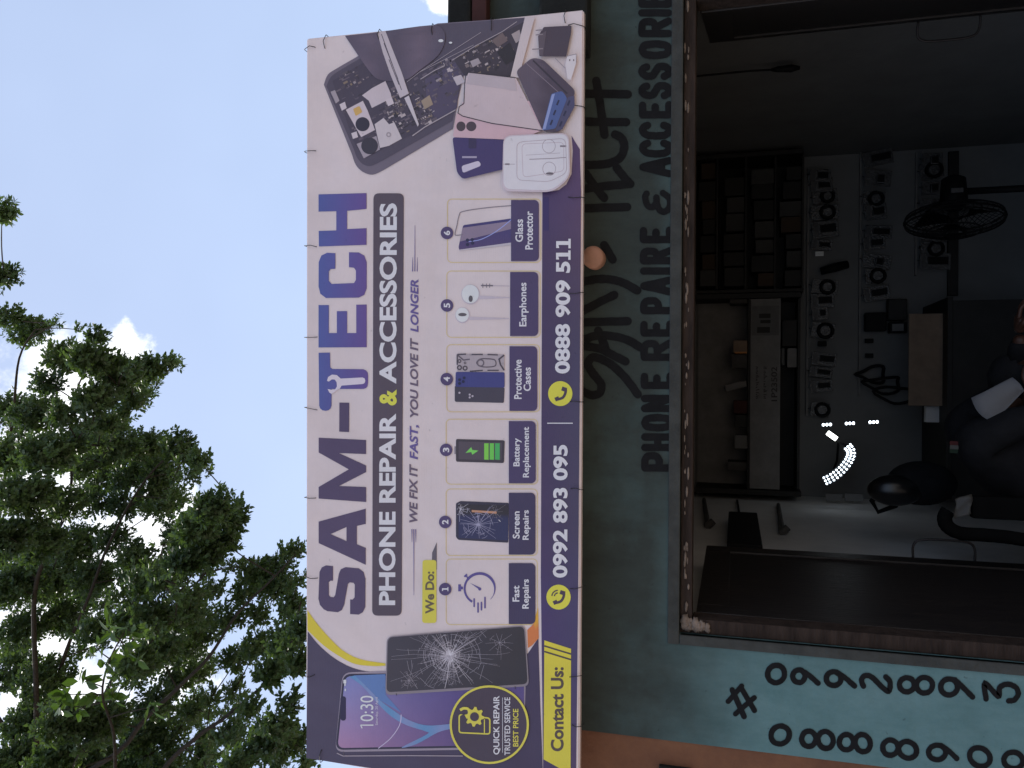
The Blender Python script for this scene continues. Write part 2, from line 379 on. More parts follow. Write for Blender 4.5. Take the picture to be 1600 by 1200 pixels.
# ------------------------------------------------------------------ the shop
XL = P(66, 0, D).x  # placeholder replaced below
XE = P(905, 1140, D).x                       # where the sea-green paint stops and the orange one starts
OX0, OX1 = P(1070, 992, D).x, 1.22           # doorway
OZ = P(1064, 600, D).z                       # underside of the lintel
TOP = P(712, 30, D).z                        # top of the wall
RX0, RX1, RY0, RY1 = -.80, 1.66, D + .16, 6.2
shop = thing('shop_building', 'small flat roofed shop with sea green front wall and open double doors', 'shop', (0, D, GZ))
bm = bmesh.new()
T = .15
box(bm, (XE, D, OZ), (3.2, D + T, TOP))                      # lintel wall
box(bm, (XE, D, GZ), (OX0, D + T, OZ))                       # left pier
box(bm, (OX1, D, GZ), (3.2, D + T, OZ))                      # right pier
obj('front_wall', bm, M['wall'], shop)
bm = bmesh.new(); box(bm, (-4.5, D + .003, GZ), (XE, D + T, TOP - .1))
obj('orange_wall', bm, M['orange'], shop)
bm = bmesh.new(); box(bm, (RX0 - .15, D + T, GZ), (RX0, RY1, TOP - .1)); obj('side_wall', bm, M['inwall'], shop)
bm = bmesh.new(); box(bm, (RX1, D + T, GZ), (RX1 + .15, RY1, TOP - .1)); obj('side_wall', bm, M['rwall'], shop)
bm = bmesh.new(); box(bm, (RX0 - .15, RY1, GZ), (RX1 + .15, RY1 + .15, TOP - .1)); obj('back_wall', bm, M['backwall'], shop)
bm = bmesh.new(); box(bm, (RX0, D + T, GZ + .002), (RX1, RY1, GZ + .06)); obj('shop_floor', bm, M['floor'], shop)
bm = bmesh.new(); box(bm, (RX0, D + T, .62), (RX1, RY1, .66)); obj('ceiling', bm, M['ceil'], shop)
bm = bmesh.new(); box(bm, (-4.5, D + T + .01, TOP - .1), (3.2, RY1 + .2, TOP - .02)); obj('roof', bm, M['dark'], shop)
# eave boards at the right, above the lintel
bm = bmesh.new(); box(bm, (1.13, D - .05, P(735, 20, D - .05).z), (3.2, D - .002, TOP + .012), .01); obj('roof_edge', bm, M['dark'], shop)
bm = bmesh.new(); box(bm, (1.10, D - .045, P(760, 20, D - .045).z), (3.2, D - .002, P(737, 20, D - .045).z), .004); obj('fascia_board', bm, M['maroon'], shop)
bm = bmesh.new(); box(bm, (1.02, D - .07, P(918, 20, D - .07).z), (3.2, D - .002, P(842, 20, D - .07).z), .008); obj('eave_beam', bm, M['dark'], shop)
# plaster reveal and timber frame round the doorway
bm = bmesh.new()
e = .035
box(bm, (OX0 - .03, D - .006, OZ), (3.0, D + .02, OZ + e), .004); box(bm, (OX0 - .03, D - .006, GZ), (OX0, D + .02, OZ - .001), .004)
obj('plaster_reveal', bm, mat('grey_plaster', (.05, .052, .048), .9, .3, 12, .5), shop)
bm = bmesh.new()
box(bm, (OX0 + .001, D + .02, OZ - .036), (OX1, D + .10, OZ - .001), .004)
box(bm, (OX0 + .001, D + .02, GZ), (OX0 + .045, D + .10, OZ - .037), .004)
box(bm, (OX1 - .045, D + .02, GZ), (OX1, D + .10, OZ - .037), .004)
obj('door_frame', bm, M['wood'], shop)
# mortar left in the corner of the frame, and flakes along the head
rnd = random.Random(5)
bm = bmesh.new()
for k in range(40):
    t = rnd.random() ** 1.7
    c = P(1072 + 40 * t + rnd.uniform(-3, 3), 973 + 8 * t + rnd.uniform(-8 * (1 - t), 6), D + .016)
    vs = ball(bm, c, rnd.uniform(.005, .016) * (1.1 - .6 * t), (1.3, .5, .9), 12, 8)
    for v in vs: v.co += (v.co - c) * rnd.uniform(-.35, .35)
for k in range(60):
    py = rnd.uniform(5, 960)
    c = P(1071 + rnd.uniform(-2, 5), py, D + .018); ball(bm, c, rnd.uniform(.002, .006), (rnd.uniform(1.5, 5), .5, .7), 6, 5)
obj('chipped_plaster', bm, M['mortar'], shop, True)

# double doors, swung inwards
def door(hx, ang, sgn, label):
    hinge = Vector((hx, D + .10, 0))
    dv = Vector((sgn * -math.sin(ang) * -1, math.cos(ang), 0)); nv = Vector((dv.y, -dv.x, 0)) * (1 if sgn < 0 else -1)   # nv: towards the room's middle
    W = .96; top = OZ - .045
    bm = bmesh.new()
    def q(a0, a1, b0, b1, z0, z1, bev=.004):
        vs = box(bm, (a0, b0, z0), (a1, b1, z1), bev)
    # in local axes (along, thickness), then turned
    q(.05, W - .05, .006, .034, GZ + .08, top - .05, .002)
    q(0, .09, 0, .042, GZ + .07, top); q(W - .09, W, 0, .042, GZ + .07, top)
    for z in (top - .10, GZ + .07): q(.091, W - .091, 0, .042, z, z + .10)
    for k in range(6):
        a = .10 + k * .128; q(a, a + .118, -.004, .008, GZ + .18, top - .105, .003)
    mt = Matrix(((dv.x, nv.x, 0, hinge.x), (dv.y, nv.y, 0, hinge.y), (0, 0, 1, 0), (0, 0, 0, 1)))
    bm.transform(mt); bmesh.ops.recalc_face_normals(bm, faces=bm.faces)
    d = obj('door', bm, M['door'], shop); d['label'] = label
    bm = bmesh.new(); zc = -.80
    pts = [(W - .02, .0, zc - .11), (W - .02, .05, zc - .11), (W - .02, .075, zc - .085), (W - .02, .08, zc), (W - .02, .075, zc + .085), (W - .02, .05, zc + .11), (W - .02, .0, zc + .11)]
    pts = [mt @ Vector((p[0], p[1] + .042, p[2])) for p in pts]
    tube(bm, [tuple(p) for p in smooth3(pts, 4)], .005)
    obj('door_handle', bm, M['wire'], d, True)
    return d
def smooth3(pts, n=5):
    pts = [Vector(p) for p in pts]; m = len(pts); o = []
    for i in range(m - 1):
        p0 = pts[max(0, i - 1)]; p1 = pts[i]; p2 = pts[i + 1]; p3 = pts[min(m - 1, i + 2)]
        for k in range(n):
            t = k / n; o.append(.5 * ((2 * p1) + (p2 - p0) * t + (2 * p0 - 5 * p1 + 4 * p2 - p3) * t * t + (3 * p1 - p0 - 3 * p2 + p3) * t ** 3))
    o.append(pts[-1]); return o
door(OX0 + .005, rad(-1.5), -1, 'dark open door leaf beside the wall painted with phone numbers')
door(OX1 - .005, rad(17), 1, 'dark open door leaf at the picture edge farthest from the painted numbers')

# pipe stub poking through the wall under the sign
c = P(930, 405, D)
bm = bmesh.new()
r0 = .034
tube(bm, [(c.x, D + .05, c.z), (c.x, D - .045, c.z), (c.x - .004, D - .055, c.z)], [r0, r0, r0 * .9], 24)
pp = obj('pipe_end', bm, M['pvc'], shop, True)

# ------------------------------------------------------------------ lettering painted on the wall
BK = (.0075, .0075, .008)
INKBLK = M['black']
class Paint(Print):
    def build(self, name, m, parent):
        return Print.build(self, name, m, parent)
rj = random.Random(9)
def brush(pr, pts, wd, conv, n=6, sm=True, closed=False, scale=1):
    p = conv(pts)
    if sm: p = smooth(p, n, closed)
    # extra points so the brushed edge wobbles
    pr.stroke(p, wd, BK, closed=closed, caps=not closed, jit=.35, rnd=rj)
pr = Paint(D - .001); pr.lay = 1
w_ = 13
for pts in ([(390, 732), (340, 665), (280, 605), (225, 574), (185, 568), (168, 600), (195, 645), (226, 685), (222, 722), (190, 736), (150, 722), (125, 700)],
            [(400, 522), (345, 490), (270, 471), (200, 471), (120, 500)], [(130, 512), (180, 520), (230, 532), (285, 560), (335, 585)], [(213, 447), (228, 480), (246, 525)],
            [(110, 412), (230, 408), (345, 405)], [(110, 380), (190, 335), (285, 288)], [(110, 238), (200, 219), (270, 219), (330, 236), (388, 268)], [(240, 65), (278, 130)]):
    brush(pr, pts, w_, ZW)
for pts in ([(130, 977), (360, 970)], [(150, 885), (260, 872), (375, 862)], [(310, 785), (345, 830), (375, 862)], [(165, 812), (205, 870), (252, 928)],
            [(303, 630), (336, 650), (346, 690), (330, 735), (285, 762), (220, 772), (130, 772)], [(130, 438), (260, 440), (363, 442)], [(130, 568), (250, 572), (355, 572)], [(215, 378), (235, 500), (254, 632)]):
    brush(pr, pts, w_, ZV)
pr.build('painted_name', M['black'], shop)

GL = {  # strokes in a unit box, x right, y up
 'P': [[(0, 0), (0, 1)], [(0, 1), (.6, 1), (.95, .88), (.95, .58), (.6, .45), (0, .45)]],
 'H': [[(0, 0), (0, 1)], [(1, 0), (1, 1)], [(0, .5), (1, .5)]],
 'O': [[(.5, 1), (.12, .9), (0, .6), (0, .4), (.12, .1), (.5, 0), (.88, .1), (1, .4), (1, .6), (.88, .9), (.5, 1)]],
 'N': [[(0, 0), (0, 1)], [(0, 1), (1, 0)], [(1, 0), (1, 1)]],
 'E': [[(0, 0), (0, 1)], [(0, 1), (.9, 1)], [(0, .52), (.75, .52)], [(0, 0), (.95, 0)]],
 'R': [[(0, 0), (0, 1)], [(0, 1), (.6, 1), (.92, .9), (.92, .62), (.6, .5), (0, .5)], [(.45, .5), (1, 0)]],
 'A': [[(0, 0), (.5, 1)], [(.5, 1), (1, 0)], [(.2, .3), (.8, .3)]],
 'I': [[(.5, 0), (.5, 1)]],
 'C': [[(1, .82), (.8, .97), (.45, 1), (.1, .85), (0, .55), (0, .42), (.1, .13), (.45, 0), (.8, .03), (1, .2)]],
 'S': [[(.95, .84), (.75, .98), (.35, 1), (.05, .85), (.08, .62), (.5, .5), (.93, .38), (.97, .15), (.7, .01), (.3, 0), (.0, .17)]],
 '&': [[(.95, .95), (.75, 1), (.35, .92), (.25, .7), (.5, .55), (.75, .55)], [(.5, .55), (.1, .42), (.02, .18), (.3, .0), (.7, .02), (.98, .28)]],
}
pr = Paint(D - .001)
LET = [('P', 737, 706), ('H', 705, 677), ('O', 674, 647), ('N', 644, 617), ('E', 608, 581), ('R', 564, 530), ('E', 526, 500), ('P', 491, 464), ('A', 461.5, 432), ('I', 429, 418), ('R', 413, 386), ('E', 380, 353),
       ('&', 336, 296), ('A', 277, 245), ('C', 246, 218), ('C', 218, 190), ('E', 185, 157), ('S', 155, 128), ('S', 125, 98), ('O', 92, 63), ('R', 58, 27), ('I', 25, 15), ('E', 12, -15), ('S', -18, -48)]
for ch, y0, y1 in LET:
    t = (737 - y0) / 737
    xt, xb = 1003 - 5 * t, 1052.5 - 3.5 * t
    if ch == '&': xt += 4
    wd = 11.5 if ch != '&' else 10
    ya, yb = y0 - wd / 2, y1 + wd / 2; xa, xc = xt + wd / 2 - 1, xb - wd / 2 + 1
    for st in GL[ch]:
        p = [(xc + (xa - xc) * b, ya + (yb - ya) * a) for a, b in st]
        if len(p) > 2: p = smooth(p, 4)
        else: p = [tuple(Vector(p[0]).lerp(Vector(p[1]), k / 5)) for k in range(6)]
        pr.stroke(p, wd, BK, caps=True, jit=.3, rnd=rj)
pr.build('painted_trade', M['black'], shop)

pr = Paint(D - .001)
wn = 8.1
def ring(conv, cx, cy, ra, rb, rot=0):
    s = 6.6667; o = []
    for k in range(22):
        a = 2 * math.pi * k / 22; x = ra * math.cos(a); y = rb * math.sin(a); c, q = math.cos(rad(rot)), math.sin(rad(rot))
        o.append((cx + x * c - y * q, cy + x * q + y * c))
    pr.stroke(conv(o), wn * 1.05, BK, closed=True, jit=.3, rnd=rj)
for cv, a in ((ZN, (618, 155, 88, 92, 20)), (ZN, (855, 178, 64, 66)), (ZN, (1217, 203, 78, 72)), (ZN, (660, 790, 92, 98, 50)), (ZN, (958, 830, 74, 80)), (ZN, (1133, 842, 78, 90, -20)), (ZN, (1350, 865, 74, 80)), (ZN, (1520, 875, 78, 92, -20)),
              (ZM, (380, 267, 78, 74)), (ZM, (563, 272, 84, 82)), (ZM, (820, 290, 88, 84)), (ZM, (208, 922, 80, 80)), (ZM, (388, 945, 96, 84, 30)), (ZM, (695, 972, 90, 76)), (ZM, (1140, 1020, 112, 92, 30)), (ZM, (1490, 1055, 100, 86, 10))):
    ring(cv, *a)
for cv, pts in ((ZN, [(870, 112), (950, 160), (1055, 250)]), (ZN, [(1240, 135), (1330, 190), (1435, 280)]), (ZM, [(-72, 282), (-92, 220), (-70, 180), (-20, 172), (30, 200), (110, 280), (190, 335), (205, 240), (160, 185)]),
                (ZM, [(880, 215), (960, 290), (1065, 395)]), (ZM, [(1205, 415), (1195, 255), (1330, 385), (1345, 300), (1420, 262), (1510, 290), (1540, 360), (1500, 425), (1440, 435)]), (ZM, [(735, 900), (810, 950), (900, 1035)])):
    brush(pr, pts, wn * 1.05, cv)
for a, b in (((258, 280), (118, 440)), ((390, 402), (195, 570)), ((160, 318), (285, 600)), ((250, 290), (392, 535))):
    brush(pr, [a, b], 8.2, ZN, sm=False)
pr.build('painted_numbers', M['black'], shop)
# scuffs and a dark slot on the walls
c0 = P(1030, 1196, D); bm = bmesh.new(); box(bm, (c0.x - .12, D - .012, c0.z - .10), (c0.x + .004, D + .02, c0.z), .004); obj('meter_slot', bm, M['dark'], shop)
# ------------------------------------------------------------------ the printed banner
BY = D - .15
c_tl, c_tr = P(478, 1185, BY), P(479, 60, BY); c_br, c_bl = P(912, 15, BY), P(905, 1258, BY)
banner = thing('shop_banner', 'wide printed vinyl banner with purple and yellow lettering wired above the shop doorway', 'banner', (.05, BY, .45))
CORN = [(478, 1185), (479, 60), (912, 15), (905, 1258)]
WHITE = ink(197, 183, 182); NAVY = ink(58, 48, 84); DKPUR = ink(70, 58, 76); YEL = ink(204, 186, 62); LAV = ink(206, 194, 204); PUR = ink(86, 70, 122)
bm = bmesh.new()
fr = [bm.verts.new(P(x, y, BY)) for x, y in CORN]; bk_ = [bm.verts.new(P(x, y, BY) + Vector((0, .03, 0))) for x, y in CORN]
bm.faces.new(fr); bm.faces.new(bk_[::-1])
for i in range(4): bm.faces.new((fr[i], bk_[i], bk_[(i + 1) % 4], fr[(i + 1) % 4]))
bmesh.ops.recalc_face_normals(bm, faces=bm.faces)
bmesh.ops.bevel(bm, geom=list(bm.edges), offset=.004, segments=2, affect='EDGES')
la = bm.verts.layers.float_color.new('ink')
for v in bm.verts: v[la] = (*WHITE, 1)
obj('sheet', bm, VIN, banner)
# frame of square tube behind
bm = bmesh.new()
tx0, tx1 = c_tl.x + .03, c_tr.x - .03
for z in (c_tl.z - .06, c_bl.z + .05): box(bm, (tx0, BY + .031, z), (tx1, BY + .056, z + .025), .002)
for x in (tx0, (tx0 + tx1) / 2, tx1 - .025): box(bm, (x, BY + .0312, c_bl.z + .08), (x + .025, BY + .0555, c_tl.z - .061), .002)
for x in (tx0 + .3, tx1 - .3): tube(bm, [(x, D + .3, TOP - .05), (x, BY + .05, c_tl.z - .05)], .012)
obj('frame', bm, M['steel'], banner)

def art(name, draw, y=BY):
    pr = Print(y); draw(pr); return pr.build(name, VIN, banner)

def ground_print(p):
    # dark corner, white and yellow swooshes at the lower left, purple footer band
    p.lay = 1
    edge = Z4(smooth([(38, 308), (100, 383), (180, 452), (270, 503), (360, 528), (470, 533)], 5))
    p.poly(edge + Z4([(1150, 470), (1262, 430), (1320, 345), (1330, 700)]) + [(848, 1200), (849, 1242), (478.5, 1184.5)], lambda q: ink(70 - 10 * (q[0] - 478) / 400, 61 - 12 * (q[0] - 478) / 400, 80 - 6 * (q[0] - 478) / 400), split=2)
    p.lay = 2
    up = Z4(smooth([(36, 190), (90, 265), (160, 345), (235, 415), (330, 462), (470, 486)], 5)); lo = Z4(smooth([(470, 498), (400, 500), (300, 488), (210, 443), (120, 380), (37, 300)], 5))
    p.poly(up + lo, ink(208, 178, 50))
    p.poly(Z4([(1290, 270), (1318, 175), (1322, 345), (1285, 385), (1262, 400), (1258, 300)]), lambda q: ink(206, 150, 50) if q[1] < 975 else ink(190, 110, 60), split=2)
    p.lay = 1
    foot = [(847.5, 300), (852, 297), (862, 299), (873, 297), (885, 288), (893, 272), (895, 235), (893, 212), (899, 222), (906, 233), (908, 300), (906, 600), (903.5, 900), (900, 1230), (849, 1225), (845, 900)]
    p.poly(foot, lambda q: ink(64 + 16 * max(0, math.sin(q[1] / 170)) * max(0, (q[0] - 850) / 60), 49 + 8 * max(0, (q[0] - 850) / 60), 80 + 10 * max(0, math.sin(q[1] / 130))), split=3)
    p.lay = 2
    p.rect(848.5, 857.5, 308, 360, ink(50, 38, 84))
    p.rect(855, 895, 660.5, 662, LAV)
art('printed_ground', ground_print)

def headline(p):
    c1 = ink(76, 62, 88)
    def blue(q): t = max(0, min(1, (q[0] - 500) / 75)); return ink(74 + 18 * t, 82 - 14 * t, 140 - 14 * t)
    p.lay = 2
    p.poly(ZS([(345, 382), (255, 372), (195, 400), (165, 460), (150, 820), (170, 900), (220, 960), (270, 985), (410, 1000), (465, 970), (495, 900), (545, 620), (570, 600), (620, 605), (637, 630), (635, 800), (610, 830), (575, 830), (575, 1025), (690, 1032), (745, 1000), (778, 930), (780, 550), (755, 460), (690, 412), (510, 397), (450, 425), (425, 480), (375, 770), (355, 800), (310, 795), (290, 770), (288, 600), (310, 577), (345, 577)]), c1)
    p.poly(Z3([(93, 650), (338, 583), (338, 662), (292, 672), (292, 768), (338, 787), (338, 875), (93, 762)]), c1, holes=[Z3([(155, 715), (238, 678), (238, 752)])])
    p.poly(Z3([(93, 213), (340, 225), (340, 298), (198, 293), (340, 358), (340, 392), (198, 465), (340, 470), (340, 548), (93, 530), (93, 470), (250, 378), (93, 290)]), c1)
    p.poly(ZT([(402, 712), (525, 714), (523, 1080), (400, 1075)]), c1)
    p.poly(ZT([(143, 90), (285, 88), (287, 250), (293, 276), (315, 292), (700, 295), (735, 310), (757, 340), (761, 375), (760, 470), (752, 510), (735, 530), (705, 541), (305, 543), (303, 750), (292, 785), (265, 808), (230, 815), (190, 808), (162, 785), (150, 750)]), blue, split=2)
    p.poly(Z2([(185, 362), (140, 360), (110, 375), (96, 410), (95, 540), (105, 580), (135, 602), (310, 600), (340, 585), (353, 550), (353, 410), (340, 375), (310, 358), (258, 357), (258, 437), (285, 440), (295, 455), (295, 505), (285, 522), (165, 527), (150, 510), (150, 460), (160, 447), (185, 445)]), blue, split=2)
    p.poly(Z2([(95, 867), (353, 866), (353, 637), (297, 638), (297, 790), (248, 790), (248, 672), (193, 673), (193, 790), (150, 790), (150, 640), (95, 640)]), blue, split=2)
    p.poly(Z2([(95, 47), (352, 40), (352, 125), (248, 135), (248, 233), (352, 228), (352, 317), (97, 326), (96, 243), (190, 240), (190, 137), (95, 139)]), blue, split=2)
    p.lay = 3
    p.poly(ZT([(247, 440), (262, 392), (310, 362), (370, 368), (418, 412), (690, 398), (718, 410), (727, 440), (718, 468), (695, 480), (430, 500), (405, 543), (345, 552), (372, 510), (368, 460), (345, 425), (310, 422), (270, 450)]), ink(200, 186, 194))
    p.poly(ZT([(255, 542), (300, 552), (345, 548), (400, 538), (306, 606), (275, 585)]), ink(200, 186, 194))
art('headline_lettering', headline)

def trade(p):
    p.lay = 2
    p.poly([(x, y) for x, y in rrq([(583.5, 302), (631, 302), (627.5, 962), (581.5, 962)], 9)], ink(78, 66, 76))
    p.lay = 3
    p.text('PHONE REPAIR', 591.8, 617.8, 945.5, 646, LAV, .034, x0b=592.4, x1b=619)
    p.text('&', 592.8, 620, 633.5, 608.5, ink(210, 194, 70), .034)
    p.text('ACCESSORIES', 592.6, 619.5, 599.7, 317.5, LAV, .034, x0b=593.2, x1b=620.5)
def rrq(q, r):
    """rounded corners on any quad"""
    o = []
    n = len(q)
    for i in range(n):
        a, b, c = Vector(q[i - 1]), Vector(q[i]), Vector(q[(i + 1) % n])
        p0 = b + (a - b).normalized() * r; p2 = b + (c - b).normalized() * r
        for k in range(6):
            t = k / 5; o.append(tuple((1 - t) ** 2 * p0 + 2 * t * (1 - t) * b + t * t * p2))
    return o
art('trade_lettering', trade)

def slogan(p):
    p.lay = 2
    G = ink(96, 82, 98); B = ink(92, 78, 130)
    for s, a, b, c, x in (('WE FIX IT', 816.5, 725, G, 639.6), ('FAST,', 718, 664, B, 640), ('YOU LOVE IT', 652.5, 528, G, 640.6), ('LONGER', 519, 436.5, B, 641.2)):
        x1 = x + (12.8 if s != 'FAST,' else 15.4)
        p.text(s, x, x1, a, b, c, .028, shear=.2)
    for dx, a, b in ((0, 847, 827), (3, 930, 827), (6, 847, 827)):
        p.stroke([(643.6 + dx, a), (643.6 + dx, b)], [.5, 1.5], B)
    for dx, a, b in ((0, 424, 402), (3.6, 424, 352), (7.2, 424, 402)):
        p.stroke([(644.6 + dx, a), (644.8 + dx, b)], [1.5, .5], B)
art('slogan_lettering', slogan)

def wedo(p):
    p.lay = 2; p.poly(Z3([(683, 850), (684, 812), (708, 758), (708, 900), (690, 900)]), ink(92, 84, 92))
    p.lay = 3; p.poly(rrq(Z3([(634, 850), (706, 850), (706, 1178), (632, 1178)]), 4.5), ink(202, 186, 70))
    p.lay = 4; p.text('We Do:', 664.5, 678.5, 959, 893, ink(96, 84, 66), .03)
art('heading_label', wedo)

def digit_one(p, x0, x1, y0, y1, w, col):
    m = y0 + (y1 - y0) * .55; b = w * .62
    p.poly([(x0, m - w / 2), (x1 - b, m - w / 2), (x1 - b, y1), (x1, y1), (x1, y0), (x1 - b, y0), (x1 - b, m + w / 2), (x0 + b, m + w / 2), (x0 + b * 1.3, y0 - .5), (x0, y0 - .5)], col)
SV = [((795, 836.5, 880, 975), (697, 839.5, 873.5, 976), '1', (695.6, 920.6), [('Fast', 800.8, 811.6, 940, 915), ('Repairs', 816, 829.3, 951, 905)]),
      ((795, 836.5, 770, 866.5), (697, 839.5, 764, 868), '2', (695.6, 815.6), [('Screen', 801, 812, 841.5, 799), ('Repairs', 816.5, 829, 843.5, 797)]),
      ((795, 837, 658, 755), (697, 840, 655, 756.5), '3', (697, 703), [('Battery', 802, 815, 728.6, 684.5), ('Replacement', 817, 829.4, 746, 667)]),
      ((796, 839.5, 541, 642), (698, 843, 538.5, 643.5), '4', (698, 592.4), [('Protective', 803.3, 815.2, 623.4, 562), ('Cases', 818, 829.5, 611, 574)]),
      ((797, 841, 425, 525), (698, 844, 423.5, 527), '5', (698.4, 477.2), [('Earphones', 811.3, 826, 510, 441.6)]),
      ((798.5, 842, 312.5, 408), (699, 845, 311, 410), '6', (698.4, 364), [('Glass', 805.2, 817.3, 378, 342.5), ('Protector', 820.6, 832.8, 389.8, 330)])]
LABS = ['service panel with a stopwatch picture', 'service panel with a cracked screen picture', 'service panel with a green battery picture', 'service panel with phone cases picture', 'service panel with white earphones picture', 'service panel with a glass sheet over a phone']
rc = random.Random(3)
def crack(p, cx, cy, R, n, col, inside, w=.5):
    for k in range(n):
        a = 2 * math.pi * k / n + rc.uniform(-.15, .15); r = 0; pts = [(cx, cy)]; x, y = cx, cy
        ln = R * rc.uniform(.35, 1.1)
        while r < ln:
            st = rc.uniform(4, 9); r += st; a += rc.uniform(-.09, .09); x += math.cos(a) * st; y += math.sin(a) * st
            if not inside(x, y): break
            pts.append((x, y))
        if len(pts) > 1: p.stroke(pts, [w * (1 - .6 * i / len(pts)) for i in range(len(pts))], col)
    for k in range(int(n * 1.6)):
        r = R * rc.uniform(.08, .7); a = rc.uniform(0, 6.28); pts = []
        for j in range(rc.randint(2, 4)):
            x = cx + r * math.cos(a); y = cy + r * math.sin(a); a += rc.uniform(.12, .3); r *= rc.uniform(.93, 1.07)
            if inside(x, y): pts.append((x, y))
        if len(pts) > 1: p.stroke(pts, w * .8, col)
def service(i):
    tab, frm, num, cc, words = SV[i]
    def d(p):
        p.lay = 2
        o = rr(*frm, 7)
        p.stroke(o, 1.0, ink(196, 176, 118), closed=True)
        p.lay = 5
        x0, x1, y0, y1 = tab
        r = 7
        pts = [(x0, y1), (x0, y0)] + [(x1 - r + r * math.sin(t), y0 + r - r * math.cos(t)) for t in [rad(18 * k) for k in range(6)]] + [(x1 - r + r * math.cos(t), y1 - r + r * math.sin(t)) for t in [rad(18 * k) for k in range(6)]]
        p.poly(pts, ink(68, 55, 88) if i > 1 else ink(58, 49, 76))
        p.ell(cc[0], cc[1], 9.8, 9.8, ink(74, 60, 96))
        p.lay = 6
        for s, a, b, ys, ye in words: p.text(s, a, b, ys, ye, LAV, .022)
        if num == '1': digit_one(p, cc[0] - 5, cc[0] + 5, cc[1] + 3.2, cc[1] - 3.2, 2.3, LAV)
        else: p.text(num, cc[0] - 5, cc[0] + 5, cc[1] + (3.6 if num != '1' else 2), cc[1] - (3.6 if num != '1' else 2), LAV, .03)
        p.lay = 2
        if i == 0:
            C = ink(84, 72, 128); cx, cy = ZC([(425, 512)])[0]
            n = 40; a0, a1 = rad(120), rad(120 + 285)
            pts = []; ws = []
            for k in range(n + 1):
                a = a0 + (a1 - a0) * k / n; R = 203 / 8.57
                pts.append((cx + R * math.cos(a), cy + R * math.sin(a))); ws.append(4.2 * (1 if k < n * .72 else max(.15, 1 - (k - n * .72) / (n * .28))))
            ws = [w * (.75 if k < 14 else 1) for k, w in enumerate(ws)]
            p.stroke(pts, ws, C)
            p.poly(ZC([(137, 455), (173, 455), (173, 482), (200, 486), (200, 520), (173, 524), (173, 548), (137, 548)]), C)
            p.poly(ZC([(210, 345), (248, 310), (262, 332), (252, 342), (270, 356), (256, 372), (240, 354), (228, 362)]), C)
            p.poly(ZC([(296, 436), (432, 498), (416, 522)]), C); p.ell(*ZC([(425, 517)])[0], 2.4, 2.4, C)
            for x, ya, yb in ((350, 650, 750), (402, 705, 825), (447, 697, 795), (495, 630, 768)): p.stroke(ZC([(x, ya), (x, yb)]), 2.4, C, caps=True)
        elif i == 1:
            q = Z3([(808, 555), (830, 543), (1083, 553), (1080, 760), (820, 745), (808, 730)]); p.poly(rrq(q, 2), ink(50, 45, 60))
            p.lay = 3; p.poly(Z3([(820, 560), (1083, 565), (1080, 748), (822, 735)]), lambda s: ink(46, 46, 78) if s[1] > 806 else ink(44, 38, 44), split=3)
            p.lay = 4; ins = lambda x, y: 714 < x < 794 and 786 < y < 842
            cx, cy = Z3([(925, 665)])[0]; crack(p, cx, cy, 34, 26, ink(150, 146, 170), ins, .6)
            cx, cy = Z3([(830, 585)])[0]; crack(p, cx, cy, 18, 12, ink(170, 165, 176), ins, .7)
            cx, cy = Z3([(1010, 600)])[0]; crack(p, cx, cy, 16, 10, ink(120, 112, 116), ins, .5)
            p.stroke(Z3([(890, 595), (1020, 603)]), 3.4, ink(176, 128, 100)); p.stroke(Z3([(1030, 640), (1040, 650)]), 1, LAV)
        elif i == 2:
            p.poly(rrq(Z3([(808, 220), (1062, 227), (1058, 345), (808, 338)]), 3), ink(60, 52, 58))
            p.rect(*[Z3([(800, 0)])[0][0], Z3([(808, 0)])[0][0]], *[Z3([(0, 258)])[0][1], Z3([(0, 298)])[0][1]], ink(120, 112, 118))
            p.lay = 3; p.poly(rrq(Z3([(822, 232), (1048, 238), (1046, 330), (822, 325)]), 2), ink(76, 66, 74))
            p.lay = 4; p.poly(Z3([(858, 292), (888, 262), (893, 277), (925, 280), (893, 302), (888, 288)]), ink(112, 190, 84))
            for a, b, c in ((955, 978, (116, 186, 70)), (984, 1006, (100, 182, 74)), (1012, 1036, (66, 160, 84))): p.poly(Z3([(a, 242), (b, 242), (b, 328), (a, 327)]), ink(*c))
        elif i == 3:
            p.poly(rrq(Z2([(825, 1072), (1092, 1082), (1088, 1164), (825, 1158)]), 2.5), ink(62, 56, 68))
            p.lay = 3; p.poly(rrq(Z2([(830, 998), (1092, 1000), (1092, 1082), (828, 1078)]), 2.5), ink(58, 58, 112))
            p.lay = 4; p.poly(rrq(Z2([(838, 903), (1090, 905), (1090, 992), (838, 998)]), 2.5), ink(158, 146, 150))
            p.lay = 5
            for a, b in (((838, 905), (885, 903)), ((915, 905), (975, 905)), ((1000, 905), (1055, 907)), ((838, 905), (838, 960)), ((905, 995), (975, 990)), ((1000, 990), (1060, 990))): p.stroke(Z2([a, b]), 2, ink(70, 62, 70))
            p.stroke(Z2([(840, 908), (872, 935), (905, 930)]), 2, ink(90, 80, 88)); p.stroke(Z2([(1090, 908), (1062, 930), (1070, 960), (1090, 990)]), 2.4, ink(70, 62, 70))
            p.stroke(Z2(smooth([(960, 930), (1000, 928), (1040, 935), (1042, 965), (1000, 972), (962, 968), (942, 950)], 4, True)), 1.6, ink(80, 70, 78), closed=True)
            p.ell(*Z2([(963, 950)])[0], 6, 6, ink(96, 86, 94), hole=.65)
            for x, y, r in ((850, 940, 3), (850, 975, 4), (880, 978, 4), (880, 950, 2)): p.ell(*Z2([(x, y)])[0], r, r, ink(70, 62, 68), hole=.5)
            for x, y in ((850, 1040), (870, 1050), (850, 1060), (875, 1030)): p.ell(*Z2([(x, y)])[0], 2.2, 2.2, ink(30, 30, 60))
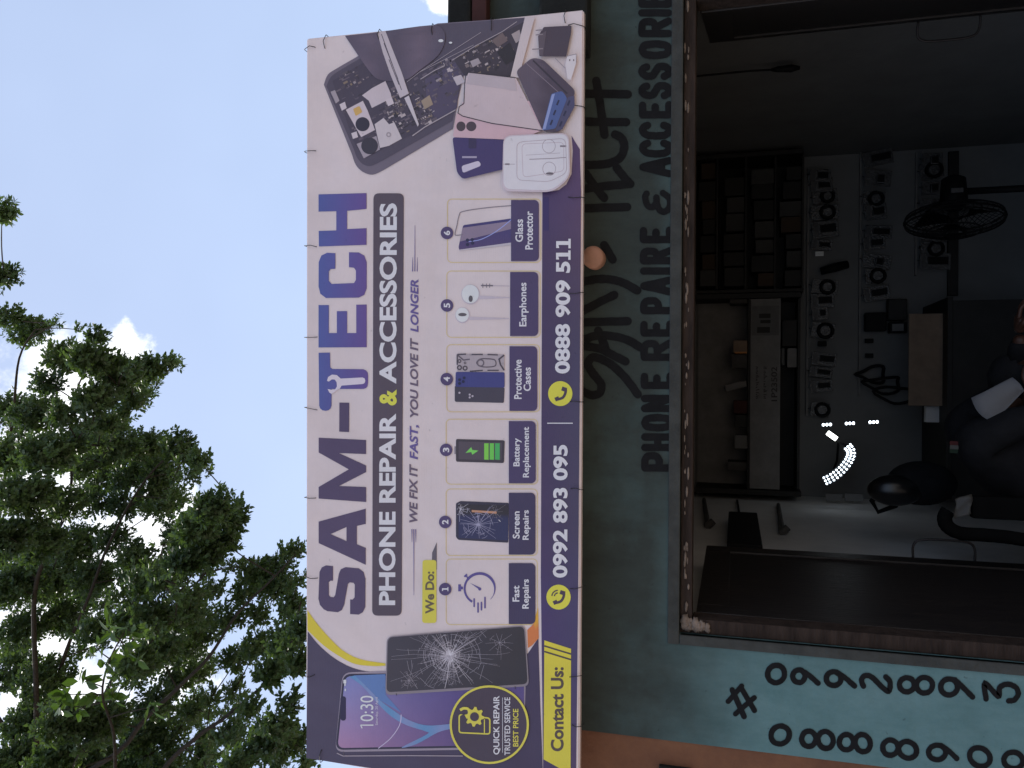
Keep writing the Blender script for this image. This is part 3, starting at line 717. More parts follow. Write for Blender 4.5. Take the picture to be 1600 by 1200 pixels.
            for x, y in ((850, 1110), (905, 1120), (905, 1135), (920, 1128)): p.ell(*Z2([(x, y)])[0], 1.6, 1.6, ink(170, 160, 170))
        elif i == 4:
            for cx, cy, r, hx, hy, ra, rb in ((910, 583, 14.5, 910, 606, 3.2, 5), (867, 694, 11.5, 866, 691, 6.5, 2.6)):
                x, y = Z2([(cx, cy)])[0]; p.lay = 2; p.ell(x, y, r, r * 1.08, ink(176, 164, 172)); p.lay = 3; p.ell(x - .6, y - .6, r - 1.2, r * 1.08 - 1.2, ink(208, 198, 204))
                p.lay = 4; p.ell(*Z2([(hx, hy)])[0], ra, rb, ink(84, 78, 82))
            p.lay = 2
            p.poly(Z2([(955, 590), (1118, 597), (1118, 603), (955, 608)]), ink(178, 166, 174)); p.poly(Z2([(900, 702), (1115, 709), (1115, 715), (905, 720)]), ink(178, 166, 174))
            p.stroke(Z2([(965, 535), (1030, 536)]), 2, ink(104, 96, 104)); p.stroke(Z2([(1030, 536), (1118, 538)]), 1, ink(170, 158, 166))
            for x in (975, 995, 1012): p.stroke(Z2([(x, 525), (x, 547)]), 1.1, ink(104, 96, 104))
        else:
            q = Z2([(845, 330), (870, 212), (1128, 176), (1128, 318), (850, 348)])
            p.poly(rrq(q, 2.5), lambda s: ink(60 + (s[1] - 345) * .4, 52 + (s[1] - 345) * .2, 100), split=2)
            p.lay = 3; p.poly(Z2([(852, 300), (866, 226), (1128, 190), (1128, 232)]), ink(128, 112, 130)); p.poly(Z2([(850, 343), (1128, 305), (1128, 318), (850, 349)]), ink(176, 166, 172))
            p.stroke(Z2(smooth([(900, 300), (960, 290), (1020, 262), (1075, 225), (1128, 182)], 4)), 1.3, ink(140, 146, 200))
            p.stroke(Z2(smooth([(1128, 107), (1000, 118), (870, 138), (848, 160), (836, 215), (826, 258), (835, 266), (870, 262)], 4)), 1.2, ink(112, 102, 110))
            for x, y in ((893, 292), (918, 290), (893, 316), (920, 308)): p.ell(*Z2([(x, y)])[0], 2.6, 2.6, ink(40, 36, 66))
    o = art('service_panel', d); o['label'] = LABS[i]
for i in range(6): service(i)

def contact(p):
    p.lay = 3
    p.poly(ZU([(42, 402), (209, 455), (206, 1240), (37, 1196 - 50)]), ink(202, 184, 58))
    p.lay = 4
    p.stroke(ZU([(42, 437), (209, 488)]), 2.4, ink(70, 58, 60)); p.stroke(ZU([(42, 472), (209, 523)]), 2.4, ink(70, 58, 60))
    p.text('Contact Us:', 860.5, 880.8, 1174, 1042.5, ink(78, 64, 58), .03)
art('contact_label', contact)
def phones(p):
    p.lay = 3
    for cx, cy in ((872.7, 933), (875.4, 615)):
        p.lay = 3; p.ell(cx, cy, 19, 19.5, ink(206, 190, 62)); p.lay = 4
        # handset: curved bar with two ends
        a = smooth([(cx - 6, cy + 9.5), (cx + 3.5, cy + 6.5), (cx + 8, cy - 1), (cx + 8.5, cy - 9)], 5); p.stroke(a, 4, ink(66, 52, 66))
        p.stroke([(cx - 8, cy + 9.5), (cx - 2, cy + 6.8)], 6, ink(66, 52, 66)); p.stroke([(cx + 4.5, cy - 4), (cx + 6.5, cy - 10)], 6.5, ink(66, 52, 66))
    cx, cy = 872.7, 933
    for r in (5.5, 9.5):
        p.stroke([(cx - 1 + r * math.cos(t), cy - 1 + r * math.sin(t)) for t in [rad(185 + 12 * k) for k in range(8)]], 1.8, ink(66, 52, 66))
    p.text('0992 893 095', 863.6, 887, 902.6, 695, LAV, .036, x0b=864.6, x1b=887.5)
    p.text('0888 909 5', 867, 891, 583.7, 408.6, LAV, .036, x0b=868.6, x1b=891.6); digit_one(p, 868.8, 891.6, 406, 391.2, 6, LAV); digit_one(p, 869, 891.8, 388, 373, 6, LAV)
art('phone_number_lettering', phones)

def happy_phone(p):
    p.lay = 2
    p.sh = .5; body = rrq(Z4([(232, 536), (560, 524), (1250, 560), (1240, 960), (190, 978)]), 14); p.poly(body, ink(140, 128, 140))
    p.lay = 3; p.poly(rrq(Z4([(236, 544), (1240, 536), (1240, 948), (192, 966)]), 13), ink(48, 42, 60))
    p.lay = 4
    def wall(q):
        u = (1170 - q[1]) / 115; v = (q[0] - 525) / 190
        u = max(0, min(1, u)); v = max(0, min(1, v))
        a = Vector((158, 120, 152)); b = Vector((122, 128, 176)); c = Vector((92, 72, 116)); d = Vector((80, 68, 118))
        k = a.lerp(b, u).lerp(c.lerp(d, u), v); return ink(*k)
    p.poly(rrq(Z4([(246, 556), (1240, 548), (1240, 936), (204, 956)]), 11), wall, split=4)
    p.lay = 5
    sw = Z4(smooth([(300, 552), (370, 620), (440, 690), (520, 750), (600, 800), (700, 830), (830, 822)], 4)) + Z4(smooth([(830, 850), (760, 870), (640, 935), (560, 952), (700, 880), (690, 862), (590, 830), (500, 778), (420, 700), (340, 610), (270, 560)], 4))
    p.poly(sw, lambda q: ink(104 + 14 * math.sin(q[0] / 9), 130, 170), split=2)
    p.poly(Z4([(300, 552), (470, 545), (472, 660), (560, 760), (440, 690), (370, 620)]), lambda q: ink(88, 114, 162), split=2)
    p.stroke(Z4(smooth([(430, 958), (500, 900), (548, 830), (558, 770)], 5)), 1.3, ink(180, 168, 192))
    p.rect(*[532, 540.5], *[1088, 1126], ink(40, 32, 60), r=4)
    p.lay = 6
    p.text('0:30', 563, 583.5, 1127, 1087, ink(214, 206, 216), .004); p.stroke([(563.4, 1133), (583.5, 1133)], 1.9, ink(214, 206, 216)); p.stroke([(563.4, 1133), (566, 1138)], 1.7, ink(214, 206, 216)); p.text('Saturday, 20 April', 586.5, 591.5, 1133, 1089.5, ink(196, 188, 202), .0)
    for x, y, r in ((539, 1065, 1.3), (539, 1070, 1.3), (539.5, 1078, 1.3)): p.ell(x, y, r * .8, r * 1.6, ink(210, 206, 214))
    p.rect(536.5, 541, 1062, 1068, ink(200, 196, 206), r=1)
    p.lay = 3
    p.stroke(Z4([(200, 984), (235, 1000), (600, 998), (900, 1000)]), 1.5, ink(150, 138, 146)); p.stroke(Z4([(235, 975), (240, 1000)]), 1, ink(84, 76, 84))
art('lit_phone_picture', happy_phone)
def broken_phone(p):
    p.lay = 6
    Q = Z4([(482, 335), (1240, 276), (1262, 600), (474, 648)])
    p.poly(rrq(Z4([(478, 338), (1246, 274), (1268, 612), (470, 662)]), 9), ink(126, 116, 122))
    p.lay = 7; p.poly(rrq(Z4([(484, 342), (1240, 280), (1260, 600), (476, 646)]), 8), lambda q: ink(62 - 14 * (q[0] - 600) / 220, 56 - 14 * (q[0] - 600) / 220, 64 - 18 * (q[0] - 600) / 220), split=3)
    p.lay = 8
    ins = lambda x, y: 608 < x < 822 and y > 994 - (x - 608) * .075 and y < 1079 - (x - 608) * .05
    cx, cy = Z4([(828, 442)])[0]
    crack(p, cx, cy, 105, 44, ink(150, 142, 150), ins, .55); crack(p, cx, cy, 45, 30, ink(176, 168, 174), ins, .7); crack(p, cx, cy, 14, 26, ink(196, 190, 196), ins, .9)
    for x, y, r, n in ((740, 410, 26, 12), (1105, 370, 22, 10), (600, 580, 22, 10), (815, 560, 24, 12), (920, 345, 18, 10)):
        a, b = Z4([(x, y)])[0]; crack(p, a, b, r, n, ink(140, 132, 140), ins, .5)
    p.ell(cx, cy, 2.4, 2.4, ink(96, 88, 96)); p.stroke(Z4([(826, 450), (815, 560), (800, 625)]), [2.2, 1.2, .8], ink(170, 162, 168))
    p.stroke(Z4([(530, 652), (532, 664)]), 1, ink(60, 54, 60)); p.stroke(Z4([(1190, 612), (1192, 628)]), 1, ink(60, 54, 60))
art('cracked_phone_picture', broken_phone)
def badge(p):
    cx, cy = Z4([(1047, 826)])[0]
    p.lay = 9; p.ell(cx, cy, 60.5, 60, ink(66, 54, 66), n=56)
    p.lay = 10; p.ell(cx, cy, 62, 61.5, ink(204, 186, 72), hole=.945, n=56)
    p.text('QUICK REPAIR', 770.8, 782, 1179, 1087, LAV, .024); p.text('TRUSTED SERVICE', 788.2, 797.2, 1180, 1089.5, LAV, .016); p.text('BEST PRICE', 801.5, 810, 1166.5, 1107.5, ink(204, 186, 72), .018)
    p.stroke([(785.2, 1176), (785.2, 1090)], .7, LAV)
    C = ink(204, 186, 72)
    p.stroke(rrq(Z4([(880, 770), (1050, 790), (1050, 878), (880, 870)]), 4), 2.2, C, closed=True)
    p.stroke(Z4([(1020, 796), (1020, 872)]), 1.6, C); 
    gx, gy = Z4([(965, 782)])[0]; p.lay = 11
    g = []
    for k in range(32):
        a = 2 * math.pi * k / 32; R = 15.5 if (k % 4) in (0, 1) else 11.5; g.append((gx + R * math.cos(a), gy + R * math.sin(a)))
    p.poly(g, C); p.lay = 12; p.ell(gx, gy, 7, 7, ink(66, 54, 66))
    p.stroke(Z4(smooth([(885, 745), (905, 735), (930, 740), (935, 765), (915, 790)], 5)), 4.2, C); p.stroke(Z4([(898, 770), (915, 800)]), 5, ink(66, 54, 66))
art('round_seal', badge)

def inside(q, poly):
    r = False; j = len(poly) - 1
    for i in range(len(poly)):
        (xi, yi), (xj, yj) = poly[i], poly[j]
        if (yi > q.y) != (yj > q.y) and q.x < (xj - xi) * (q.y - yi) / (yj - yi) + xi: r = not r
        j = i
    return r
BOARD = [(175, 450), (250, 395), (345, 345), (720, 290), (845, 320), (1235, 122), (1168, 415), (905, 408), (885, 430), (858, 560), (840, 615), (610, 742), (350, 870), (310, 800)]
def board(p):
    rb = random.Random(21)
    p.lay = 2
    p.poly(Z1(smooth([(128, 470), (150, 415), (200, 380), (330, 305)], 4) + [(760, 130), (1245, 97), (1165, 425), (905, 420), (872, 560), (845, 715)] + smooth([(460, 945), (400, 970), (345, 955), (305, 915), (285, 860)], 4)), ink(100, 90, 102))
    p.lay = 3
    p.poly(Z1(smooth([(142, 480), (165, 430), (210, 395), (340, 318)], 4) + [(760, 136), (1240, 100), (1160, 424), (900, 418), (868, 560), (842, 672)] + smooth([(450, 895), (390, 922), (345, 912), (312, 875), (295, 830)], 4)), ink(74, 65, 78))
    p.lay = 4
    p.poly(Z1([(175, 450), (345, 350), (720, 300), (820, 345), (890, 430), (862, 560), (845, 620), (610, 750), (350, 880), (300, 800)]), ink(66, 57, 70))
    p.poly(Z1([(690, 440), (860, 350), (885, 420), (868, 600), (750, 665), (700, 560)]), ink(74, 64, 84))
    p.poly(Z1([(845, 325), (1240, 120), (1170, 424), (905, 415)]), ink(58, 49, 58))
    d = Vector((.88, -.47)); e = Vector((.47, .88))
    p.lay = 5
    def comp(cx, cy, a, b, col):
        q = [Vector((cx, cy)) + d * sx * a + e * sy * b for sx, sy in ((-1, -1), (1, -1), (1, 1), (-1, 1))]; p.poly(Z1([tuple(v) for v in q]), col)
    for (cx, cy, rx, ry, n) in ((600, 620, 110, 95, 150), (1040, 310, 140, 85, 150), (800, 400, 60, 60, 40), (500, 560, 70, 60, 50), (280, 430, 60, 60, 30), (700, 640, 40, 70, 30)):
        for _ in range(n):
            s = rb.uniform(-1, 1); t = rb.uniform(-1, 1); q = Vector((cx, cy)) + d * s * rx + e * t * ry
            if not inside(q, BOARD): continue
            if q.y < 430 - (q.x - 360) * .36 and q.x < 1240 and q.x > 780 and q.y < 330 - (q.x - 845) * .52: continue
            g = rb.choice([(140, 128, 130), (112, 98, 98), (46, 39, 46), (50, 43, 50), (168, 154, 154), (118, 102, 88), (92, 80, 88), (80, 70, 78), (60, 51, 60)])
            comp(q.x, q.y, rb.choice((2, 3, 4, 6, 9, 14)) * rb.uniform(.8, 1.2), rb.choice((2, 3, 4, 6, 9)) * rb.uniform(.8, 1.2), ink(*g))
    for _ in range(260):
        q = Vector((rb.uniform(170, 900), rb.uniform(330, 850)))
        if inside(q, BOARD):
            g = rb.choice([(88, 77, 88), (56, 48, 56), (74, 64, 74), (98, 86, 94)]); comp(q.x, q.y, rb.uniform(3, 16), rb.uniform(2, 8), ink(*g))
    p.lay = 6
    for q, c in (([(340, 530), (395, 490), (470, 450), (500, 520), (505, 545), (395, 600), (378, 560)], (184, 170, 174)), ([(250, 610), (345, 560), (372, 615), (412, 722), (335, 762)], (186, 172, 176)),
                 ([(410, 690), (460, 655), (490, 690), (520, 680), (562, 770), (490, 810), (440, 822)], (186, 174, 176)), ([(310, 800), (420, 755), (440, 830), (350, 880)], (150, 138, 146)),
                 ([(470, 555), (505, 540), (518, 575), (485, 590)], (190, 176, 180)), ([(845, 430), (890, 415), (915, 455), (868, 475)], (176, 164, 168)),
                 ([(668, 560), (715, 528), (735, 580), (688, 608)], (140, 122, 106)), ([(1060, 225), (1120, 180), (1150, 225), (1095, 262)], (100, 84, 84)), ([(1090, 290), (1160, 235), (1205, 320), (1140, 360)], (40, 33, 38)),
                 ([(165, 510), (190, 500), (215, 560), (195, 575)], (150, 138, 144)), ([(215, 580), (245, 565), (255, 600), (228, 615)], (186, 174, 178)), ([(280, 740), (310, 730), (318, 762), (290, 772)], (186, 174, 178)),
                 ([(940, 340), (985, 322), (1000, 350), (955, 375)], (150, 138, 142)), ([(1170, 190), (1215, 165), (1228, 215), (1195, 240)], (150, 136, 136))):
        p.poly(Z1(q), ink(*c))
    p.lay = 7
    p.poly(rrq(Z1([(290, 605), (325, 588), (342, 622), (305, 645)]), 2), ink(188, 150, 84)); p.ell(*Z1([(343, 690)])[0], 11, 11, ink(46, 40, 52)); p.ell(*Z1([(382, 810)])[0], 13, 13, ink(52, 46, 56))
    p.ell(*Z1([(488, 748)])[0], 4, 4, ink(150, 138, 142), hole=.5)
    for pts, wd in (([(840, 335), (970, 255), (1120, 175), (1200, 120)], 1.0), ([(665, 440), (745, 390), (800, 365)], 1.2), ([(620, 755), (690, 705), (860, 610)], 1.6), ([(590, 455), (660, 400), (960, 250)], .6), ([(660, 400), (1000, 180)], .6)):
        p.stroke(Z1(pts), wd, ink(160, 148, 152))
    p.lay = 8
    p.poly(Z1(smooth([(245, 198), (430, 178), (720, 140), (790, 165), (800, 230), (760, 310), (660, 390), (590, 440), (500, 450), (430, 440), (385, 400), (320, 310)], 4, False)), lambda q: ink(98 - 20 * abs(math.sin(q[0] / 26)), 84 - 16 * abs(math.sin(q[0] / 26)), 98 - 16 * abs(math.sin(q[0] / 26))), split=2)
    p.lay = 9
    p.poly(Z1([(425, 180), (470, 172), (512, 280), (560, 400), (600, 520), (552, 545), (500, 420), (455, 290)]), ink(176, 164, 168))
    for a, b in (((448, 190), (560, 500)), ((462, 240), (540, 440)), ((490, 330), (545, 470))): p.stroke(Z1([a, b]), 1.1, ink(70, 60, 70))
    p.poly(Z1([(575, 545), (600, 530), (656, 690), (650, 704)]), ink(182, 172, 176))
    for x, y, r in ((778, 226, 4), (832, 237, 2.6)): p.ell(*Z1([(x, y)])[0], r, r * .6, ink(236, 236, 244))  # bright dots painted for sky light through two small holes
art('circuit_board_picture', board)
def extras(p):
    p.sh = 8
    p.lay = 9
    p.poly(Z1([(1245, 97), (1300, 94), (1210, 432), (1165, 425)]), ink(184, 170, 170))
    p.lay = 10
    p.poly(rrq(Z1([(905, 560), (862, 640), (845, 762), (1210, 778), (1350, 720), (1380, 560)]), 4), ink(190, 158, 164))
    p.ell(*Z1([(890, 702)])[0], 7.2, 7.6, ink(72, 58, 64)); p.ell(*Z1([(947, 702)])[0], 8, 7.6, ink(72, 58, 64)); p.rect(*[702, 0][:1], 712, 205, 230, ink(178, 150, 156)) if False else None
    p.lay = 11
    g = Z1(smooth([(930, 400), (1060, 412), (1195, 432), (1345, 728), (1200, 706), (1060, 685), (900, 645), (870, 630), (878, 592), (905, 580), (915, 440)], 3, True))
    p.poly(Z1([(932, 402), (1195, 432), (1340, 725), (1060, 683), (900, 643), (873, 628), (880, 594), (906, 580), (917, 440)]), ink(184, 166, 168)); p.lay = 12
    p.stroke(Z1([(1195, 432), (932, 402), (917, 412), (910, 470), (906, 575), (880, 592), (873, 628), (900, 645), (1060, 685), (1340, 725)]), 1.3, ink(52, 46, 52))
    p.poly(Z1([(935, 408), (1190, 436), (1200, 505), (920, 465)]), ink(170, 156, 160))
    p.lay = 9
    p.poly(rrq(Z1([(842, 762), (1160, 778), (1150, 935), (900, 995), (868, 960)]), 5), ink(62, 50, 92))
    p.lay = 10; p.poly(rrq(Z1([(892, 922), (990, 892), (1003, 920), (900, 962)]), 4), ink(186, 176, 190))
    p.rect(732, 744, 216, 232, ink(52, 42, 72), r=2); p.rect(722, 745, 244, 247, ink(150, 140, 160))
    p.lay = 13
    p.poly(rrq(Z1([(1195, 395), (1285, 320), (1345, 330), (1528, 505), (1440, 735), (1345, 730)]), 7), lambda q: ink(84, 72, 84) if q[0] < 845 else ink(70, 58, 70), split=2)
    p.lay = 14; p.stroke(Z1([(1290, 335), (1480, 520)]), 2.4, ink(48, 40, 50)); p.stroke(Z1([(1250, 350), (1440, 520)]), 1, ink(120, 106, 116))
    p.poly(rrq(Z1([(1392, 520), (1452, 505), (1480, 545), (1415, 715), (1340, 725)]), 4), ink(72, 86, 132)); p.poly(rrq(Z1([(1482, 540), (1520, 530), (1522, 590), (1452, 720), (1415, 728)]), 3), ink(70, 66, 92))
    p.poly(Z1([(1395, 525), (1412, 520), (1360, 715), (1342, 722)]), ink(130, 140, 180))
    p.lay = 15
    for x, y in ((1428, 570), (1410, 625), (1392, 680), (1488, 572), (1466, 630), (1444, 688)): p.stroke(Z1([(x - 6, y + 14), (x + 6, y - 14)]), 2.6, ink(40, 40, 66))
    p.lay = 10
    p.poly(rrq(Z1([(1350, 150), (1505, 142), (1502, 180), (1475, 315), (1325, 312), (1318, 200)]), 2), ink(66, 54, 64))
    p.lay = 11; p.poly(Z1([(1318, 200), (1365, 170), (1345, 312), (1325, 306)]), ink(84, 72, 80))
    for y in (165, 190, 270): p.stroke(Z1([(1285 if y == 270 else 1305, y + 4), (1345, y)]), 1.8, ink(124, 112, 116))
    p.poly(rrq(Z1([(1480, 310), (1530, 298), (1530, 350), (1500, 445), (1482, 440), (1470, 360)]), 2), ink(200, 188, 190)); p.lay = 12
    p.stroke(Z1([(1480, 312), (1530, 300), (1530, 348)]), .8, ink(130, 118, 122)); p.stroke(Z1([(1412, 322), (1470, 380)]), 1.6, ink(150, 138, 142))
    for x in (1494, 1516): p.ell(*Z1([(x, 334)])[0], .9, 1.5, ink(84, 74, 80))
    p.lay = 16
    p.poly(rrq(Z1([(1125, 752), (1490, 738), (1497, 985), (1400, 1068), (1118, 1062)]), 14), ink(186, 172, 178))
    p.lay = 17; p.poly(rrq(Z1([(1130, 758), (1484, 744), (1490, 980), (1395, 1058), (1125, 1050)]), 13), ink(206, 192, 196))
    p.lay = 18
    p.stroke(rrq(Z1([(1200, 790), (1470, 768), (1478, 960), (1380, 1010), (1200, 1000)]), 9), .8, ink(168, 154, 160), closed=True); p.stroke(rrq(Z1([(1228, 800), (1460, 790), (1462, 950), (1235, 985)]), 7), 1, ink(176, 162, 168), closed=True)
    p.ell(*Z1([(1378, 812)])[0], 10.5, 11, ink(150, 138, 144), hole=.92); p.ell(*Z1([(1380, 938)])[0], 10.5, 11, ink(150, 138, 144), hole=.92); p.ell(*Z1([(1383, 964)])[0], 6, 2, ink(96, 86, 92))
    p.stroke(Z1([(1270, 885), (1400, 880), (1475, 874)]), 1.3, ink(140, 128, 134)); p.stroke(Z1([(1250, 862), (1440, 850)]), .7, ink(160, 148, 154)); p.stroke(Z1([(1440, 812), (1475, 812)]), 2.6, ink(116, 106, 112)); p.stroke(Z1([(1125, 912), (1190, 912)]), .8, ink(150, 138, 144)); p.stroke(Z1([(1135, 912), (1160, 912)]), 2.6, ink(120, 110, 116))
art('accessories_picture', extras)

# wire ties that lace the sheet to its frame
def tie(p_in, p_out):
    bm = bmesh.new()
    a = P(p_in[0], p_in[1], BY - .003); b = P(p_out[0], p_out[1], BY - .004)
    mid = (a + b) / 2 + Vector((0, -.006, 0)) + Vector((rj.uniform(-.004, .004), 0, rj.uniform(-.004, .004)))
    dv = (b - a).normalized()
    tube(bm, [a + Vector((0, .004, 0)), a, mid, b, b + dv * .008 + Vector((0, .006, 0)), b + dv * .008 + Vector((0, .03, 0))], .0012, 6)
    obj('tie_wire', bm, M['wire'], banner, True)
for y, k in ((75, 14), (236, 15), (385, 16), (526, 17), (638, 17), (776, 15), (902, 18), (1056, 13)): tie((478 + k, y + rj.uniform(-3, 3)), (477.5, y + rj.uniform(-2, 2)))
for x, k in ((508, 18), (592, 14), (675, 16), (768, 17), (883, 17)):
    ye = 60 - (x - 479) * .104; tie((x + rj.uniform(-1, 1), ye + k), (x + rj.uniform(-1, 1), ye))
for y, k in ((40, 20), (166, 20), (308, 20), (457, 18), (628, 17), (765, 16), (918, 17), (1056, 18), (1135, 14)): tie((908 - k, y + rj.uniform(-2, 2)), (908.5 - (y / 1200) * 3, y))
tie((502, 1172), (500, 1189))
# ------------------------------------------------------------------ inside the shop
def ib(bm, px0, px1, py0, py1, y, depth, bev=0, mi=0):
    mx, my = (px0 + px1) / 2, (py0 + py1) / 2
    x0, x1 = P(mx, py1, y).x, P(mx, py0, y).x; z1, z0 = P(px0, my, y).z, P(px1, my, y).z
    return box(bm, (x0, y, z0), (x1, y + depth, z1), bev, mi)
def one(name, label, cat, bm, m, group=None, smooth_=False):
    o = obj(name, bm, m, None, smooth_); tag(o, label, cat, group); return root_mesh(o)
BW = RY1
# left display shelf
sh = thing('display_shelf', 'dark wooden display shelf with a pale front board on the back wall', 'shelf', (P(1170, 620, BW).x, BW - .2, P(1250, 620, BW).z))
YS = BW - .36
def part(name, m, parent, *boxes):
    bm = bmesh.new()
    for b in boxes: ib(bm, *b)
    return obj(name, bm, m, parent)
part('side_panel', M['shelf'], sh, (1086, 1252, 458, 466, YS, .355, .003)); part('side_panel', M['shelf'], sh, (1086, 1252, 765, 773, YS, .355, .003))
part('shelf_board', M['shelf'], sh, (1168.5, 1172, 466.5, 764.5, YS + .01, .34)); part('shelf_board', M['shelf'], sh, (1246, 1250, 466.5, 764.5, YS + .01, .34))
part('back_panel', M['cart'], sh, (1090, 1168, 467, 764, BW - .03, .02)); part('back_panel', M['shelf'], sh, (1219, 1245, 467, 764, BW - .03, .02))
fb = part('front_board', M['cart'], sh, (1172.5, 1219, 467, 764, YS, .012))
# stencilled marks on the front board
pr = Paint(YS); pr.lay = 2
for x, w2 in ((1181, 3.2), (1193, 3.6)):
    y = 625
    while y > 575:
        y -= rj.uniform(2, 4); pr.stroke([(x, y), (x + rj.uniform(2, 6), y - rj.uniform(-1, 2))], 1.5, BK)
    
pr.text('1P23502', 1205, 1214.5, 627, 573, BK, .02)
pr.build('stencil_marks', M['cardd'], fb)
CG = 'cartons standing on the display shelf'
for (a, b, c, d, y, dz, m, lab, tilt) in ((1140, 1168, 460, 474, .05, .2, 'cardd', 'dull narrow carton at the rack end of the display shelf', 0), (1146, 1168, 532, 551, .03, .12, 'card', 'brown carton with an orange lit end on the display shelf', 0), (1143, 1168, 554, 575, .06, .15, 'cardd', 'dull square carton next to the carton with the orange lit end', 0),
      (1133, 1167, 598, 608, .05, .2, 'cart', 'grey slab leaning at a tilt on the display shelf', 14), (1146, 1168, 626, 646, .04, .15, 'maroon', 'dark red carton on the display shelf', 0), (1148, 1168, 648, 668, .06, .15, 'shelf', 'black carton between the red and the pale cartons', 0),
      (1148, 1168, 680, 701, .03, .12, 'paper', 'pale square carton near the lamp end of the display shelf', 0), (1137, 1168, 722, 735, .05, .2, 'cardd', 'thin dull carton nearest the left wall on the display shelf', 0)):
    bm = bmesh.new(); vs = ib(bm, a, b, c, d, YS + y, dz, .004)
    if tilt:
        cc = sum((v.co for v in bm.verts), Vector()) / len(bm.verts); bmesh.ops.rotate(bm, verts=bm.verts, cent=cc, matrix=Matrix.Rotation(rad(-tilt), 3, 'Y'))
    o = one('carton', lab, 'carton', bm, M[m] if m != 'paper' else mat('pale_carton', (.16, .16, .155), .8, .1), CG)
bm = bmesh.new(); ib(bm, 1148, 1167, 549.6, 552, YS + .028, .1); one('orange_lit_edge', 'strip coloured as the orange lit edge of the brown carton', 'card', bm, mat('orange_lit_edge', (.6, .25, .08), .7))  # strip whose colour paints the orange light on the carton edge
bm = bmesh.new(); ib(bm, 1175, 1217, 478, 524, YS - .006, .003); pst = one('poster', 'pale printed card pinned to the front board of the shelf', 'poster', bm, mat('pale_print', (.12, .12, .118), .7, .2, 20))
bm = bmesh.new(); ib(bm, 1183, 1203, 511, 520, YS - .0075, .001); ib(bm, 1186, 1204, 490, 497, YS - .0075, .001); ib(bm, 1188, 1204, 500, 505, YS - .0075, .001)
o = obj('dark_print', bm, M['shelf'], pst) if False else one('label', 'dark printed label stuck on the pale card', 'label', bm, M['shelf'])
for a, b, c, d, m, lab in ((1221, 1226, 544, 570, 'paper', 'upright pale box on the lower shelf under the front board'), (1230, 1245, 544, 574, 'cart', 'grey box lying on the lower shelf'), (1222, 1245, 500, 541, 'shelf', 'black box on the lower shelf under the pale card')):
    bm = bmesh.new(); ib(bm, a, b, c, d, YS + .04, .15, .004); one('box', lab, 'box', bm, M[m] if m != 'paper' else mat('pale_box', (.11, .11, .107), .8, .1), 'boxes on the lower shelf')
# right rack of flat stock
rk = thing('storage_rack', 'tall dark storage rack crammed with flat boxes at the right of the back wall', 'rack', (P(1170, 350, BW).x, BW - .2, P(1258, 350, BW).z))
part('side_panel', M['shelf'], rk, (1086, 1256, 452, 457, YS, .355, .003)); part('side_panel', M['shelf'], rk, (1086, 1256, 238, 244, YS, .355, .003))
for v in (1122, 1167, 1213, 1256): part('shelf_board', M['shelf'], rk, (v - 3, v, 244.5, 451.5, YS + .012, .34))
part('back_panel', M['shelf'], rk, (1088, 1252, 245, 451, BW - .03, .02))
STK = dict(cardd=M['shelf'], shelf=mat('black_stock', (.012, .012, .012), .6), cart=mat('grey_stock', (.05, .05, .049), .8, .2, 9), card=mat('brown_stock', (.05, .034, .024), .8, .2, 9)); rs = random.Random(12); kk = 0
cols = ['dull', 'black', 'grey', 'brown']; words = ['top', 'second', 'third', 'lowest']; ords = ['first', 'second', 'third', 'fourth', 'fifth', 'sixth', 'seventh', 'eighth', 'ninth', 'tenth']
for r, (v0, v1) in enumerate(((1089, 1118), (1124, 1163), (1169, 1209), (1215, 1252))):
    y = 447; n = 0
    while y > 275 and n < 7:
        wpx = rs.uniform(20, 30); h = rs.uniform(.62, .96)
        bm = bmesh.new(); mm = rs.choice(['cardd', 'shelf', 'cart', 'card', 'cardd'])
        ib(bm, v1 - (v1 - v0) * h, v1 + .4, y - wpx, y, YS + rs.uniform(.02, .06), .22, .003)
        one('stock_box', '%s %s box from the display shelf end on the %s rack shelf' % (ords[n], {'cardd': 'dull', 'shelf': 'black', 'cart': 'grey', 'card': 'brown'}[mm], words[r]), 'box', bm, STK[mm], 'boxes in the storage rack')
        y -= wpx + rs.uniform(1, 5); n += 1
